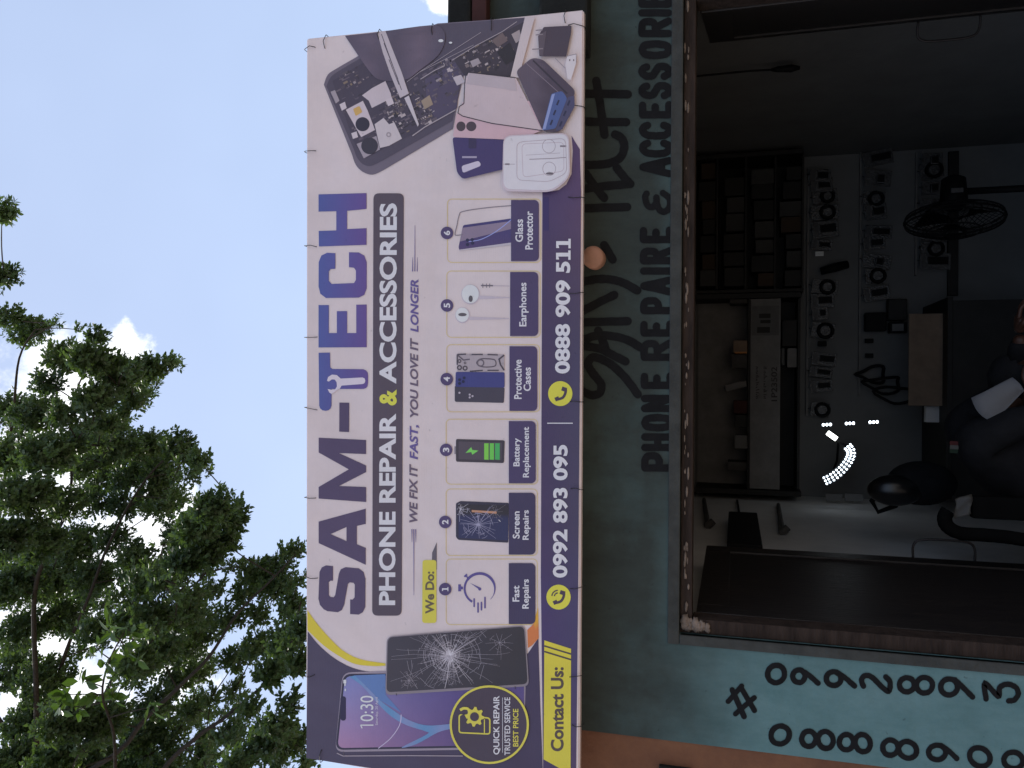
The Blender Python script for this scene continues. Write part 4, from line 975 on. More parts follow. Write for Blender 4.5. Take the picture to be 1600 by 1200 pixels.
# pegged packets on the pale back wall
YP = BW - .05
for v, a, b, lab in ((1262, 262, 650, 'upper hook rail'), (1344, 238, 620, 'middle hook rail'), (1432, 238, 430, 'lower hook rail')):
    bm = bmesh.new(); ib(bm, v - 1.6, v + 1.6, a, b, BW - .03, .028, .002); one('hook_rail', 'thin grey %s on the back wall' % lab, 'rail', bm, M['cart'])
rp = random.Random(8)
def packet(py, v0, v1, wpx, style, label, grp):
    y = YP - rp.uniform(0, .06); bm = bmesh.new()
    v1 += rp.uniform(-6, 12); py += rp.uniform(-3, 3); ib(bm, v0, v1, py - wpx / 2, py + wpx / 2, y, .006, .001, 0)
    mid = (v0 + v1) / 2 + 4
    def tb(pts, r, mi):
        old = set(bm.faces); tube(bm, pts, r, 6)
        for f in bm.faces:
            if f not in old: f.material_index = mi
    if style == 0:      # coiled cable
        c = P(mid, py, y - .012); r = P(0, py - wpx * .33, y).x - P(0, py, y).x
        tb([c + Vector((r * math.cos(t), 0, r * math.sin(t))) for t in [2 * math.pi * k / 14 for k in range(15)]], .012, 1)
    elif style == 1:    # plug block
        ib(bm, mid - 6, mid + 7, py - wpx * .3, py + wpx * .28, y - .03, .03, .006, 1)
    else:               # printed card
        ib(bm, v0 + 2, v0 + 9, py - wpx * .42, py + wpx * .42, y - .003, .002, 0, 2); ib(bm, v0 + 12, v1 - 3, py - wpx * .3, py + wpx * .2, y - .012, .011, .003, 1)
    b = P(v0 - 1.5, py, y - .05); tb([P(v0 - 2, py, y + .04), b, b + Vector((0, -.012, .012))], .004, 3)
    bmesh.ops.rotate(bm, verts=bm.verts, cent=P(v0, py, y), matrix=Matrix.Rotation(rp.uniform(-.16, .16), 3, 'Y'))
    return one('packet', label, 'packet', bm, [M['clear'], M['plast'], M['white2'], M['hook']], grp)
M['white2'] = mat('packet_card', (.07, .07, .072), .5, .3, 30); M['hook'] = mat('chrome_hook', (.5, .5, .5), .2, metal=.9)
sn = ['coiled cable', 'black plug', 'printed card']
rows = [(1265, 'upper', [(272, 20), (290, 22), (311, 20), (334, 22), (361, 26), (380, 16), (443, 22), (468, 22), (490, 20), (513, 24), (560, 20), (580, 16), (605, 18), (641, 22)], 1304),
        (1348, 'middle', [(249, 24), (276, 24), (307, 22), (333, 24), (360, 20), (383, 20), (408, 22), (433, 22), (458, 22)], 1390),
        (1436, 'lower', [(246, 22), (268, 24), (293, 22), (318, 18), (366, 18), (386, 22), (408, 26)], 1476)]
for v0, rn, lst, v1 in rows:
    seen = {}
    for i, (py, wp) in enumerate(sorted(lst, reverse=True)):
        st = rp.choice([0, 0, 1, 2, 2]); seen[st] = seen.get(st, 0) + 1
        packet(py, v0 + rp.uniform(0, 5), v1 - rp.uniform(0, 8), wp, st, '%s %s packet from the lamp end of the %s' % (ords[seen[st] - 1], sn[st], {'upper': 'hook row nearest the lintel', 'middle': 'middle hook row', 'lower': 'hook row nearest the fan'}[rn]), 'packets hanging on the back wall')
bm = bmesh.new(); ib(bm, 1274, 1287, 393, 400, YP - .03, .004); one('price_tag', 'bright white tag on the upper hook rail', 'tag', bm, mat('bright_tag', (.85, .85, .83), .5, emit=(1, 1, 1), estr=.25) if False else M['white'])
def slab(name, label, cat, a, b, w2, y, th, m, grp=None):
    """a bar between two photo points at depth y"""
    A = P(*a, y); B = P(*b, y); bm = bmesh.new(); tube(bm, [A, A.lerp(B, .5) + Vector((0, -.01, 0)), B], [w2 * .8, w2, w2 * .85], 8); return one(name, label, cat, bm, M[m], grp, True)
slab('torch', 'black torch hanging aslant below the upper hook rail', 'torch', (1282, 424), (1325, 413), .032, YP - .05, .03, 'plast')
for py in (537,): 
    bm = bmesh.new(); ib(bm, 1278, 1292, py - 4, py + 4, YP - .02, .03, .004); one('adapter', 'small black adapter on the upper hook rail', 'adapter', bm, M['plast'])
for py, s in ((533, 'right'), (556, 'left')):
    bm = bmesh.new(); ib(bm, 1352, 1365, py - 4, py + 3, YP - .02, .03, .004); one('adapter', 'small black adapter on the middle hook rail, %s one of the pair' % s, 'adapter', bm, M['plast'])
bm = bmesh.new(); ib(bm, 1352, 1386, 488, 517, YP - .08, .08, .01); one('camera_bag', 'square black pouch hanging on the middle hook rail', 'pouch', bm, M['plast'])
bm = bmesh.new(); ib(bm, 1388, 1418, 467, 500, YP - .1, .1, .008); one('black_box', 'black box above the top corner of the brown board', 'box', bm, M['shelf'])
bm = bmesh.new(); ib(bm, 1390, 1418, 503, 520, YP - .08, .08, .006); ib(bm, 1394, 1412, 506, 517, YP - .083, .003, 0, 1); one('radio', 'small radio with a grey face beside the brown board', 'radio', bm, [M['plast'], M['cart']])
# bundle of cables
for k, lab in enumerate(('uppermost loop of black cable under the middle hook rail', 'middle loop of black cable under the middle hook rail', 'lowest loop of black cable beside the brown board')):
    bm = bmesh.new(); c = [(1362, 585), (1380, 600), (1405, 615)][k]
    pts = [P(c[0] + (22 + 6 * k) * math.sin(t) * (1 + .2 * math.sin(3 * t)), c[1] + 12 * math.cos(t) + 4 * math.sin(2 * t + k), YP - .03 - .02 * k) for t in [2 * math.pi * i / 24 for i in range(26)]]
    tube(bm, pts, .011, 6); one('cable', lab, 'cable', bm, M['plast'], 'cables hanging on the back wall', True)
# lit LED lamp
lp = thing('led_lamp', 'curved lamp of many small lit white LEDs near the back wall', 'lamp', tuple(P(1320, 720, 5.7)))
arc = smooth([(1288, 752), (1303, 744), (1317, 732), (1327, 718), (1330, 706), (1324, 697)], 6)
bm = bmesh.new(); A = [P(x, y, 5.72) for x, y in arc]
tube(bm, A, .04, 6); obj('strip', bm, mat('led_strip', (.06, .065, .07), .5), lp)
bm = bmesh.new()
for row in (-1, 0, 1):
    for i in range(1, len(arc) - 1, 2):
        d = Vector((arc[i + 1][0] - arc[i - 1][0], arc[i + 1][1] - arc[i - 1][1])).normalized(); n = Vector((-d.y, d.x))
        ball(bm, P(arc[i][0] + n.x * row * 5.2, arc[i][1] + n.y * row * 5.2, 5.655), .0068, (1, .6, 1), 8, 6)
obj('led_lights', bm, M['led'], lp, True)
bm = bmesh.new(); tube(bm, [P(1324, 697, 5.72), P(1310, 690, 5.74), P(1308, 720, 6.0), P(1300, 740, 6.15)], .008, 6); obj('bracket', bm, M['plast'], lp)
bm = bmesh.new(); tube(bm, [P(1293, 676, 5.7), P(1307, 686, 5.7)], .016, 8); o = one('tube_lamp', 'short bright lit tube lamp above the curved lamp', 'lamp', bm, M['ledbar'])
for k, (x, y) in enumerate(((1292, 663.5), (1328, 661.5), (1365, 659.5))):
    bm = bmesh.new(); ib(bm, x - 9, x + 9, y - 2.6, y + 2.6, 5.72, .02, .002, 0)
    for j in (-5.5, 0, 5.5): old = set(bm.faces); ball(bm, P(x + j, y - j * .05, 5.712), .0085, (1.2, .6, 1), 8, 6); [setattr(f, 'material_index', 1) for f in bm.faces if f not in old]
    one('led_module', '%s strip of three lit LEDs in the upright line' % ('topmost', 'middle', 'lowest')[k], 'lamp', bm, [M['plast'], M['led']], 'strips of three LEDs')
for k, (a, b, s) in enumerate(((1290, 1316, 'upper'), (1320, 1348, 'lower'))):
    bm = bmesh.new(); ib(bm, a, b, 772, 783, 5.9, .01, .001); one('paper_sheet', '%s white paper sheet in the left corner below the lamp' % s, 'paper', bm, mat('sheet_paper', (.2, .2, .2), .8, .08), 'paper sheets in the corner')
# fan
fx = P(1490, 300, 4.9)
fan = thing('pedestal_fan', 'black pedestal fan turned sideways in front of the back wall', 'fan', (fx.x, 4.9, GZ + .06))
bm = bmesh.new(); tube(bm, [(fx.x, 4.9, GZ + .1), (fx.x, 4.9, fx.z - .05)], .019, 10); obj('pole', bm, M['plast'], fan, True)
bm = bmesh.new(); tube(bm, [(fx.x, 4.9, GZ + .061), (fx.x, 4.9, GZ + .1)], [.2, .05], 24); obj('base', bm, M['plast'], fan, True)
ax = Vector((-1, -.16, .02)).normalized(); hub = fx + ax * .16
bm = bmesh.new(); tube(bm, [fx - ax * .09, fx - ax * .07, fx + ax * .05, fx + ax * .10], [.03, .062, .07, .045], 16); obj('motor', bm, M['plast'], fan, True)
bm = bmesh.new(); box(bm, fx + Vector((-.02, -.078, -.03)), fx + Vector((.005, -.068, .03)), .002); obj('switch_plate', bm, M['white2'], fan)
e1 = ax.orthogonal().normalized(); e2 = ax.cross(e1)
bm = bmesh.new(); R = .245
def cir(r, off): return [hub + ax * off + e1 * r * math.cos(t) + e2 * r * math.sin(t) for t in [2 * math.pi * k / 36 for k in range(37)]]
for r, off in ((R, 0), (R * .98, .02), (R * .98, -.02), (R * .55, .065), (R * .55, -.055), (R * .2, .075)): tube(bm, cir(r, off), .0042 if r < R else .006, 5)
for k in range(40):
    a = 2 * math.pi * k / 40; dv = e1 * math.cos(a) + e2 * math.sin(a)
    tube(bm, [hub + ax * .075 + dv * .04, hub + ax * .065 + dv * R * .55, hub + ax * .02 + dv * R * .95, hub + dv * R], .0018, 4, False); tube(bm, [hub - ax * .06 + dv * .05, hub - ax * .055 + dv * R * .55, hub - ax * .02 + dv * R * .95, hub + dv * R], .0018, 4, False)
obj('cage', bm, M['plast'], fan)
for k in range(3):
    bm = bmesh.new(); a0 = 2 * math.pi * k / 3; vs = []
    for i in range(5):
        r = .03 + .045 * i
        for s in (-1, 1):
            a = a0 + s * (.35 + .1 * i * (1 if s > 0 else .4)) * .9; vs.append(bm.verts.new(hub + (e1 * math.cos(a) + e2 * math.sin(a)) * r + ax * s * .016))
    for i in range(4): bm.faces.new((vs[2 * i], vs[2 * i + 1], vs[2 * i + 3], vs[2 * i + 2]))
    bmesh.ops.solidify(bm, geom=list(bm.faces), thickness=.003); obj('blade', bm, M['plast'], fan, True)
# rail, low cabinet and brown board
bm = bmesh.new(); ib(bm, 1482, 1498, 236, 462, BW - .04, .03, .003); one('wall_rail', 'dark timber rail across the back wall behind the fan', 'rail', bm, M['shelf'])
cb = thing('low_cabinet', 'black low cabinet against the back wall below the brown board', 'cabinet', (P(1500, 600, 5.6).x, 5.7, GZ + .06))
x0, x1, zt = P(1480, 780, 5.5).x, P(1480, 464, 5.5).x, P(1480, 620, 5.5).z
bm = bmesh.new(); box(bm, (x0, 5.5, zt - .03), (x1, BW - .01, zt), .004); obj('top', bm, M['shelf'], cb)
bm = bmesh.new(); box(bm, (x0 + .02, 5.52, GZ + .062), (x1 - .02, BW - .02, zt - .031)); obj('body', bm, M['shelf'], cb)
bm = bmesh.new(); ib(bm, 1420, 1480.5, 490, 634, 5.62, .012, .001); one('brown_board', 'plain brown cardboard sheet leaning on the low cabinet', 'board', bm, M['card'])
bm = bmesh.new(); ib(bm, 1447, 1480, 634.5, 660, 5.7, .06, .004); one('grey_panel', 'small grey panel left of the brown cardboard sheet', 'panel', bm, M['inwall'])
# things on the left wall
def PXW(px, py, x):
    d = ray(px, py); return d * (x / d.x)
wx = RX0
a = PXW(1136, 872, wx); b = PXW(1187, 820, wx)
zt_, zb_ = PXW(1137, 846, wx).z, PXW(1187, 846, wx).z
mb = thing('meter_box', 'square dark meter box on the left wall above the open door', 'meter', (wx, (a.y + b.y) / 2, zb_))
bm = bmesh.new(); box(bm, (wx + .001, a.y, zb_), (wx + .07, b.y, zt_), .006); obj('case', bm, M['plast'], mb)
bm = bmesh.new(); tube(bm, [(wx + .012, b.y, (zt_ + zb_) / 2), (wx + .012, b.y + .4, (zt_ + zb_) / 2 + .02), (wx + .012, b.y + .9, (zt_ + zb_) / 2 + .03)], .007, 6); obj('cable', bm, M['plast'], mb)
for (pa, pb, lab) in (((1100, 780), (1106, 822), 'short bent bracket high on the left wall'), ((1216, 788), (1222, 832), 'longer bent bracket lower on the left wall')):
    A = PXW(*pa, wx + .015); B = PXW(*pb, wx + .015); bm = bmesh.new(); tube(bm, [A, A.lerp(B, .8), B, B + Vector((.03, 0, -.03))], [.012, .016, .02, .02], 6); one('wall_bracket', lab, 'bracket', bm, M['cardd'])
# pull cord by the right wall
bm = bmesh.new(); A = P(1205, 109, 4.3); tube(bm, [(A.x, 4.3, .62), A + Vector((.004, 0, .1)), A], .005, 6)
cd = thing('pull_switch', 'thin cord with a dark pull switch hanging from the ceiling at the right', 'switch', (A.x, 4.3, P(1250, 107, 4.3).z)); obj('cord', bm, M['plast'], cd)
bm = bmesh.new(); B = P(1250, 106, 4.3); tube(bm, [A, A.lerp(B, .2), A.lerp(B, .7), B], [.007, .014, .02, .008], 10); obj('switch', bm, M['plast'], cd, True)

# ------------------------------------------------------------------ the seated person
def skin(name, nodes, edges, m, parent=None, sub=2, root=0):
    me = bpy.data.meshes.new(name); me.from_pydata([tuple(n[0]) for n in nodes], edges, []); o = bpy.data.objects.new(name, me); COL.objects.link(o)
    md = o.modifiers.new('s', 'SKIN'); md.use_smooth_shade = True
    for i, n in enumerate(nodes):
        r = n[1]; me.skin_vertices[0].data[i].radius = (r, r) if not isinstance(r, tuple) else r
        me.skin_vertices[0].data[i].use_root = (i == root)
    o.modifiers.new('u', 'SUBSURF').levels = sub
    dg = bpy.context.evaluated_depsgraph_get(); me2 = bpy.data.meshes.new_from_object(o.evaluated_get(dg)); bpy.data.objects.remove(o)
    me2.name = name
    for p in me2.polygons: p.use_smooth = True
    return me2
rpp = random.Random(2)
def rdirp(): return Vector((rpp.uniform(-1, 1), rpp.uniform(-1, 1), rpp.uniform(-1, 1)))
def join(meshes):
    bm = bmesh.new()
    for q in meshes: bm.from_mesh(q)
    return bm
FZ = GZ + .06
sR = P(1510, 690, 3.46); head = P(1600, 590, 3.6); neck = P(1560, 632, 3.6); sL = sR + Vector((.05, .36, -.04)); chest = P(1585, 725, 3.64)
hip = Vector((chest.x - .24, 3.66, FZ + .50))
hnd = P(1612, 598, 3.42); eR = sR + Vector((.13, -.05, -.27)); wR = hnd + Vector((-.07, .0, -.045))
eL = sL + Vector((.16, .04, -.26)); wL = eL + Vector((.22, -.10, .03))
kR = hip + Vector((.44, -.12, .03)); kL = hip + Vector((.44, .12, .03)); aR = Vector((kR.x - .02, kR.y, FZ + .10)); aL = Vector((kL.x + .05, kL.y, FZ + .10))
fd = Vector((.86, -.12, -.5)).normalized(); ud = Vector((.5, -.05, .86)).normalized(); sd_ = ud.cross(fd)
per = thing('person', 'seated person in a black jacket with a small sleeve emblem leaning over a white paper', 'person', (hip.x, hip.y, FZ))
nod = [(hip, .13), (chest, .13), (neck, .055), (head - ud * .06, .075), (head, .088), (head + ud * .055, .07),
       (sR, .06), (eR, .042), (wR, .029), (sL, .06), (eL, .042), (wL, .029), (kR, .062), (aR, .042), (kL, .062), (aL, .042), (aR + Vector((.16, 0, -.05)), .035), (aL + Vector((.16, 0, -.05)), .035),
       (head + fd * .09 - ud * .03, .022), (head + fd * .06 - ud * .085, .035)]
edg = [(0, 1), (1, 2), (2, 3), (3, 4), (4, 5), (1, 6), (6, 7), (7, 8), (1, 9), (9, 10), (10, 11), (0, 12), (12, 13), (0, 14), (14, 15), (13, 16), (15, 17), (4, 18), (3, 19)]
ms = [skin('b', nod, edg, None)]
def hand(wr, dirv, upv, curl, sgn):
    f = dirv.normalized(); s = f.cross(upv).normalized() * sgn; u = s.cross(f) * sgn; out = []
    out.append(skin('p', [(wr, .026), (wr + f * .045, (.036, .018)), (wr + f * .085, (.038, .016))], [(0, 1), (1, 2)], None))
    for k, (o, ln) in enumerate(((-.03, .068), (-.01, .078), (.010, .073), (.03, .058))):
        b = wr + f * .085 + s * o; q = [b - f * .015, b + f * ln * .42 - u * curl * .012, b + f * ln * .72 - u * curl * .035, b + f * ln * .85 - u * curl * .06]
        out.append(skin('f', [(q[0], .010), (q[1], .009), (q[2], .0085), (q[3], .007)], [(0, 1), (1, 2), (2, 3)], None))
    b = wr + f * .03 - s * .028; out.append(skin('t', [(b, .013), (b - s * .025 + f * .025 - u * .015, .011), (b - s * .022 + f * .055 - u * .035, .009)], [(0, 1), (1, 2)], None))
    return out
ms += hand(wR, hnd - wR, Vector((0, -.4, 1)), 1.0, 1); ms += hand(wL, Vector((1, -.25, .15)), Vector((0, .3, 1)), .8, -1)
for sy in (-1, 1):
    bmE = bmesh.new(); ball(bmE, head - fd * .012 + sd_ * sy * .088 - ud * .02, .026, (.8, .35, 1.2), 10, 8); q = bpy.data.meshes.new('e'); bmE.to_mesh(q); bmE.free(); ms.append(q)
body = obj('body', join(ms), M['skin'], per, True)
bm = bmesh.new()
for sy in (-1, 1): ball(bm, head + fd * .078 + sd_ * sy * .032, .011, (1, 1, .7), 10, 8)
obj('eyes', bm, M['paper'], per, True)
bm = bmesh.new(); ball(bm, head + fd * .082 - ud * .068, .02, (.5, 1.2, .3), 10, 6); obj('mouth', bm, M['maroon'], per, True)
jk = [(hip + Vector((0, 0, -.02)), .155), (chest, .16), (neck + Vector((-.01, 0, -.02)), .075), (sR, .09), (eR, .062), (wR - (wR - eR) * .08, .045), (sL, .08), (eL, .062), (wL - (wL - eL) * .08, .045)]
jacket = obj('jacket', join([skin('j', jk, [(0, 1), (1, 2), (1, 3), (3, 4), (4, 5), (1, 6), (6, 7), (7, 8)], None)]), M['jacket'], per, True)
tr = [(hip, .15), (kR, .085), (aR + Vector((0, 0, .02)), .06), (kL, .085), (aL + Vector((0, 0, .02)), .06)]
obj('trousers', join([skin('t', tr, [(0, 1), (1, 2), (0, 3), (3, 4)], None)]), M['shelf'], per, True)
bm = bmesh.new()
for a in (aR, aL): ball(bm, a + Vector((.07, 0, -.055)), .07, (1.9, .75, .62), 14, 10)
obj('shoes', bm, M['plast'], per, True)
bm = bmesh.new(); ball(bm, head - fd * .012 + ud * .02, .103, (1, .93, 1), 24, 14)
bmesh.ops.delete(bm, geom=[v for v in bm.verts if (v.co - head).dot(ud) < -.03 or (v.co - head).dot(fd) > .055 + .0 * v.co.x], context='VERTS')
for v in bm.verts: v.co += rdirp() * .003
obj('hair', bm, M['cap'], per, True)
bm = bmesh.new(); cc = P(1492, 699, 3.37)
for i, mi in ((-1, 0), (0, 1), (1, 2)):
    q = [cc + Vector((i * .015 - .0075, abs(i) * .004, -.012)), cc + Vector((i * .015 + .0075, abs(i) * .004, -.012)), cc + Vector((i * .015 + .0075, abs(i) * .004 + .012, .014)), cc + Vector((i * .015 - .0075, abs(i) * .004 + .012, .014))]
    f = bm.faces.new([bm.verts.new(v) for v in q]); f.material_index = mi
bmesh.ops.solidify(bm, geom=list(bm.faces), thickness=.003)
obj('emblem', bm, [M['green'], M['palep'], M['red']], jacket)
# paper roll in the hand
bm = bmesh.new(); A = P(1536, 610, 3.43); B = hnd + Vector((.0, -.01, -.02)); B = P(1590, 583, 3.43) if False else B
A = P(1534, 640, 3.43); B = P(1592, 600, 3.43)
mid = A.lerp(B, .5); dv = (B - A).normalized(); sv = dv.cross(Vector((0, 1, 0))).normalized()
pl = []
for i in range(9):
    t = i / 8; row = []
    for k in range(7):
        s = (k / 6 - .5); wdt = .115 - .05 * t
        row.append(bm.verts.new(A.lerp(B, t) + sv * s * wdt + Vector((0, -.02 * math.cos(s * 3.0) - .008 * math.sin(t * 5), 0)) + dv * (-.02 * math.cos(s * 3) if i == 0 else 0)))
    pl.append(row)
for a, b in zip(pl, pl[1:]):
    for k in range(6): bm.faces.new((a[k], a[k + 1], b[k + 1], b[k]))
bmesh.ops.solidify(bm, geom=list(bm.faces), thickness=.0015)
one('paper', 'curled white paper held by the seated person', 'paper', bm, mat('held_paper', (.30, .30, .31), .8, .06), None, True)
# chair with curved arm, bag and cloth
ch = thing('chair', 'black office chair with a curved arm under the seated person', 'chair', (hip.x, hip.y, FZ))
bm = bmesh.new(); box(bm, hip + Vector((-.24, -.24, -.19)), hip + Vector((.24, .24, -.12)), .03); obj('seat', bm, M['plast'], ch, True)
bm = bmesh.new(); box(bm, hip + Vector((-.33, -.21, .0)), hip + Vector((-.26, .21, .40)), .03); obj('backrest', bm, M['plast'], ch, True)
for sy, yy in ((-1, 3.36), (1, 3.96)):
    bm = bmesh.new(); pts = [P(x, y, yy) for x, y in ((1482, 797), (1476, 808), (1480, 822), (1500, 833), (1540, 836), (1580, 840), (1640, 850))]
    tube(bm, smooth3(pts, 3), .026, 10); obj('arm', bm, M['matte'], ch, True)
bm = bmesh.new(); tube(bm, [hip + Vector((0, 0, -.19)), (hip.x, hip.y, FZ + .1)], .03, 12)
for k in range(5):
    a = 2 * math.pi * k / 5; tube(bm, [(hip.x, hip.y, FZ + .11), (hip.x + .28 * math.cos(a), hip.y + .28 * math.sin(a), FZ + .06)], [.025, .018], 8); ball(bm, (hip.x + .28 * math.cos(a), hip.y + .28 * math.sin(a), FZ + .031), .03, (1, 1, 1), 10, 8)
obj('star_base', bm, M['plast'], ch, True)
bm = bmesh.new(); rows_ = []
for i in range(6):
    rows_.append([bm.verts.new(P(1492 + 26 * i / 5 + 2 * math.sin(k), 772 + 31 * (k / 6) + (5 - i) * 1.4, 3.30 + .01 * math.sin(k * 1.3 + i))) for k in range(7)])
for a, b in zip(rows_, rows_[1:]):
    for k in range(6): bm.faces.new((a[k], a[k + 1], b[k + 1], b[k]))
bmesh.ops.solidify(bm, geom=list(bm.faces), thickness=.006)
one('cloth', 'small white cloth draped by the chair arm', 'cloth', bm, mat('white_cloth', (.17, .17, .165), .9, .1), None, True)
bm = bmesh.new(); ib(bm, 1519, 1620, 777, 813, 3.33, .05, .012); one('folder', 'dark grey folder standing below the white cloth', 'folder', bm, M['matte'])
bp_ = thing('backpack', 'glossy black backpack hanging beside the left wall', 'bag', tuple(P(1475, 755, 4.3)))
bm = bmesh.new(); ball(bm, P(1440, 755, 4.3), .15, (.72, .6, 1.05), 20, 14); obj('body', bm, M['jacket'], bp_, True)
bm = bmesh.new(); ball(bm, P(1398, 766, 4.25), .095, (.8, .7, 1.3), 20, 14); obj('flap', bm, M['gloss'], bp_, True)
bm = bmesh.new(); tube(bm, [P(1375, 775, 4.28), P(1362, 782, 4.4), P(1372, 800, 4.5), P(1400, 790, 4.4)], .012, 8); obj('strap', bm, M['jacket'], bp_, True)

# ------------------------------------------------------------------ trees
def leafmat(name, c1, c2, tr):
    m = bpy.data.materials.new(name); m.use_nodes = True; n = m.node_tree.nodes; l = m.node_tree.links
    b = n['Principled BSDF']; o = n['Material Output']; b.inputs['Roughness'].default_value = .45; b.inputs['Specular IOR Level'].default_value = .4
    tc = n.new('ShaderNodeTexCoord'); nz = n.new('ShaderNodeTexNoise'); nz.inputs['Scale'].default_value = 2.0; nz.inputs['Detail'].default_value = 6; l.new(tc.outputs['Object'], nz.inputs['Vector'])
    rp_ = n.new('ShaderNodeValToRGB'); rp_.color_ramp.elements[0].position = .35; rp_.color_ramp.elements[1].position = .65
    rp_.color_ramp.elements[0].color = (*c1, 1); rp_.color_ramp.elements[1].color = (*c2, 1); l.new(nz.outputs['Fac'], rp_.inputs['Fac']); l.new(rp_.outputs[0], b.inputs['Base Color'])
    t = n.new('ShaderNodeBsdfTranslucent'); mx = n.new('ShaderNodeMixRGB'); mx.blend_type = 'MULTIPLY'; mx.inputs['Fac'].default_value = 1; mx.inputs['Color2'].default_value = (1.5, 1.6, .5, 1); l.new(rp_.outputs[0], mx.inputs['Color1']); l.new(mx.outputs[0], t.inputs['Color'])
    ms_ = n.new('ShaderNodeMixShader'); ms_.inputs['Fac'].default_value = tr; l.new(b.outputs[0], ms_.inputs[1]); l.new(t.outputs[0], ms_.inputs[2]); l.new(ms_.outputs[0], o.inputs['Surface'])
    return m
LEAF = leafmat('dark_leaf', (.055, .092, .047), (.088, .138, .06), .34); LEAF2 = leafmat('young_leaf', (.045, .088, .022), (.07, .125, .03), .32)
rt = random.Random(44)
def leaf(V, Fc, c, d, up, ln, wd):
    s = d.cross(up)
    if s.length < 1e-4: s = d.orthogonal()
    s.normalize(); nrm = s.cross(d); b = len(V)
    for t, w2, h in ((0, 0, 0), (.28, .42, .04), (.6, .46, .03), (1, 0, -.06), (.6, -.46, .03), (.28, -.42, .04)):
        V.append(c + d * ln * t + s * w2 * wd + nrm * (h * ln))
    Fc.append((b, b + 1, b + 2, b + 3)); Fc.append((b, b + 3, b + 4, b + 5))
def rdir(): 
    while True:
        v = Vector((rt.uniform(-1, 1), rt.uniform(-1, 1), rt.uniform(-1, 1)))
        if .1 < v.length < 1: return v.normalized()
def spray(V, Fc, tw, base, d, n, step, ln):
    """a twig with leaflets in two rows, tip drooping"""
    p = base.copy(); pts = [p.copy()]; d = d.normalized(); side = d.cross(Vector((0, 0, 1)))
    side = side.normalized() if side.length > .05 else Vector((1, 0, 0))
    side = (side + rdir() * .7).normalized()
    for k in range(n):
        d = (d + Vector((0, 0, -.05)) + rdir() * .10).normalized(); p = p + d * step; pts.append(p.copy())
        for sg in (-1, 1):
            if rt.random() < .1: continue
            dl = (side * sg * .9 + d * .65 + rdir() * .4).normalized(); leaf(V, Fc, p, dl, d + rdir() * .6, ln * rt.uniform(.7, 1.2), ln * rt.uniform(.46, .62))
    leaf(V, Fc, p, d, side, ln, ln * .5); tw.append(pts)
CL = [(3, 333, 22, 1), (6, 432, 24, 1), (18, 500, 30, 1), (58, 512, 24, 1), (88, 505, 10, .6), (40, 525, 30, 1), (100, 560, 38, 1), (72, 600, 30, .8), (140, 565, 36, 1), (150, 530, 20, .7), (120, 515, 8, .4), (185, 585, 36, 1), (228, 580, 30, 1), (258, 572, 20, .8), (272, 565, 8, .5), (205, 625, 28, .9),
      (60, 650, 44, .9), (20, 640, 40, 1), (100, 650, 30, .6), (150, 625, 34, 1), (190, 648, 20, .5), (165, 665, 26, .6), (70, 710, 46, 1), (20, 715, 44, 1), (120, 700, 22, .45), (135, 735, 26, .5), (190, 695, 34, 1), (230, 700, 40, 1.1), (275, 700, 32, 1.1), (312, 722, 20, .9), (250, 740, 36, 1), (200, 745, 32, .8), (160, 715, 22, .7),
      (40, 775, 50, 1), (95, 790, 40, .8), (150, 785, 34, .7), (195, 790, 34, .8), (235, 775, 26, .7), (10, 840, 46, 1), (60, 850, 46, 1), (120, 850, 46, 1.1), (175, 845, 34, .8), (210, 870, 32, .9), (255, 850, 10, .3), (330, 795, 34, 1.15), (362, 815, 24, 1.1), (305, 830, 34, 1.1), (345, 845, 30, 1.1), (372, 790, 14, .7), (320, 870, 30, .8), (285, 880, 28, .7), (250, 905, 26, .8), (225, 915, 30, .9),
      (20, 920, 50, 1), (80, 910, 50, 1.15), (140, 905, 40, 1.1), (190, 930, 26, .5), (100, 965, 40, 1), (40, 985, 50, 1), (150, 985, 36, .8), (200, 975, 34, .9), (245, 965, 30, .9), (300, 930, 22, .5), (330, 925, 22, .4), (290, 965, 26, .7),
      (455, 862, 22, .9), (440, 885, 24, 1), (400, 895, 30, 1.1), (380, 925, 26, 1), (425, 920, 28, 1), (470, 905, 14, .5), (360, 965, 30, .7), (330, 985, 26, .6), (400, 960, 26, .7), (455, 950, 26, 1), (470, 985, 26, 1.1), (440, 1005, 30, .9), (400, 1010, 30, .9), (370, 1030, 30, .9), (425, 1050, 32, 1), (470, 1035, 26, .9),
      (20, 1050, 50, 1), (70, 1060, 50, 1), (250, 1020, 34, .9), (290, 1010, 26, .7), (210, 1040, 36, 1), (270, 1065, 30, .9), (310, 1050, 24, .5), (330, 1090, 24, .4), (365, 1080, 26, .6), (300, 1110, 30, .6), (240, 1100, 36, .9), (390, 1110, 26, .5), (450, 1100, 24, .5), (430, 1140, 28, .6), (400, 1150, 26, .6), (460, 1160, 26, .8), (360, 1150, 30, .7), (320, 1160, 30, .8), (270, 1150, 34, .9), (220, 1150, 40, 1.1), (160, 1130, 44, 1.1), (100, 1130, 46, 1.2), (40, 1130, 46, 1.2), (20, 1190, 46, 1.2), (80, 1195, 46, 1.2), (140, 1195, 46, 1.2), (200, 1195, 40, 1.1), (260, 1200, 36, 1), (310, 1200, 32, .9), (370, 1195, 30, .8), (430, 1190, 26, .6), (475, 1190, 18, .6), (340, 1230, 40, 1), (120, 1250, 60, 1), (240, 1250, 60, 1)]
tree = thing('tree', 'large leafy tree with drooping dark branches beyond the left end of the banner', 'tree', (-9.2, 8.4, GZ))
V = []; Fc = []; tw = []
cents = []
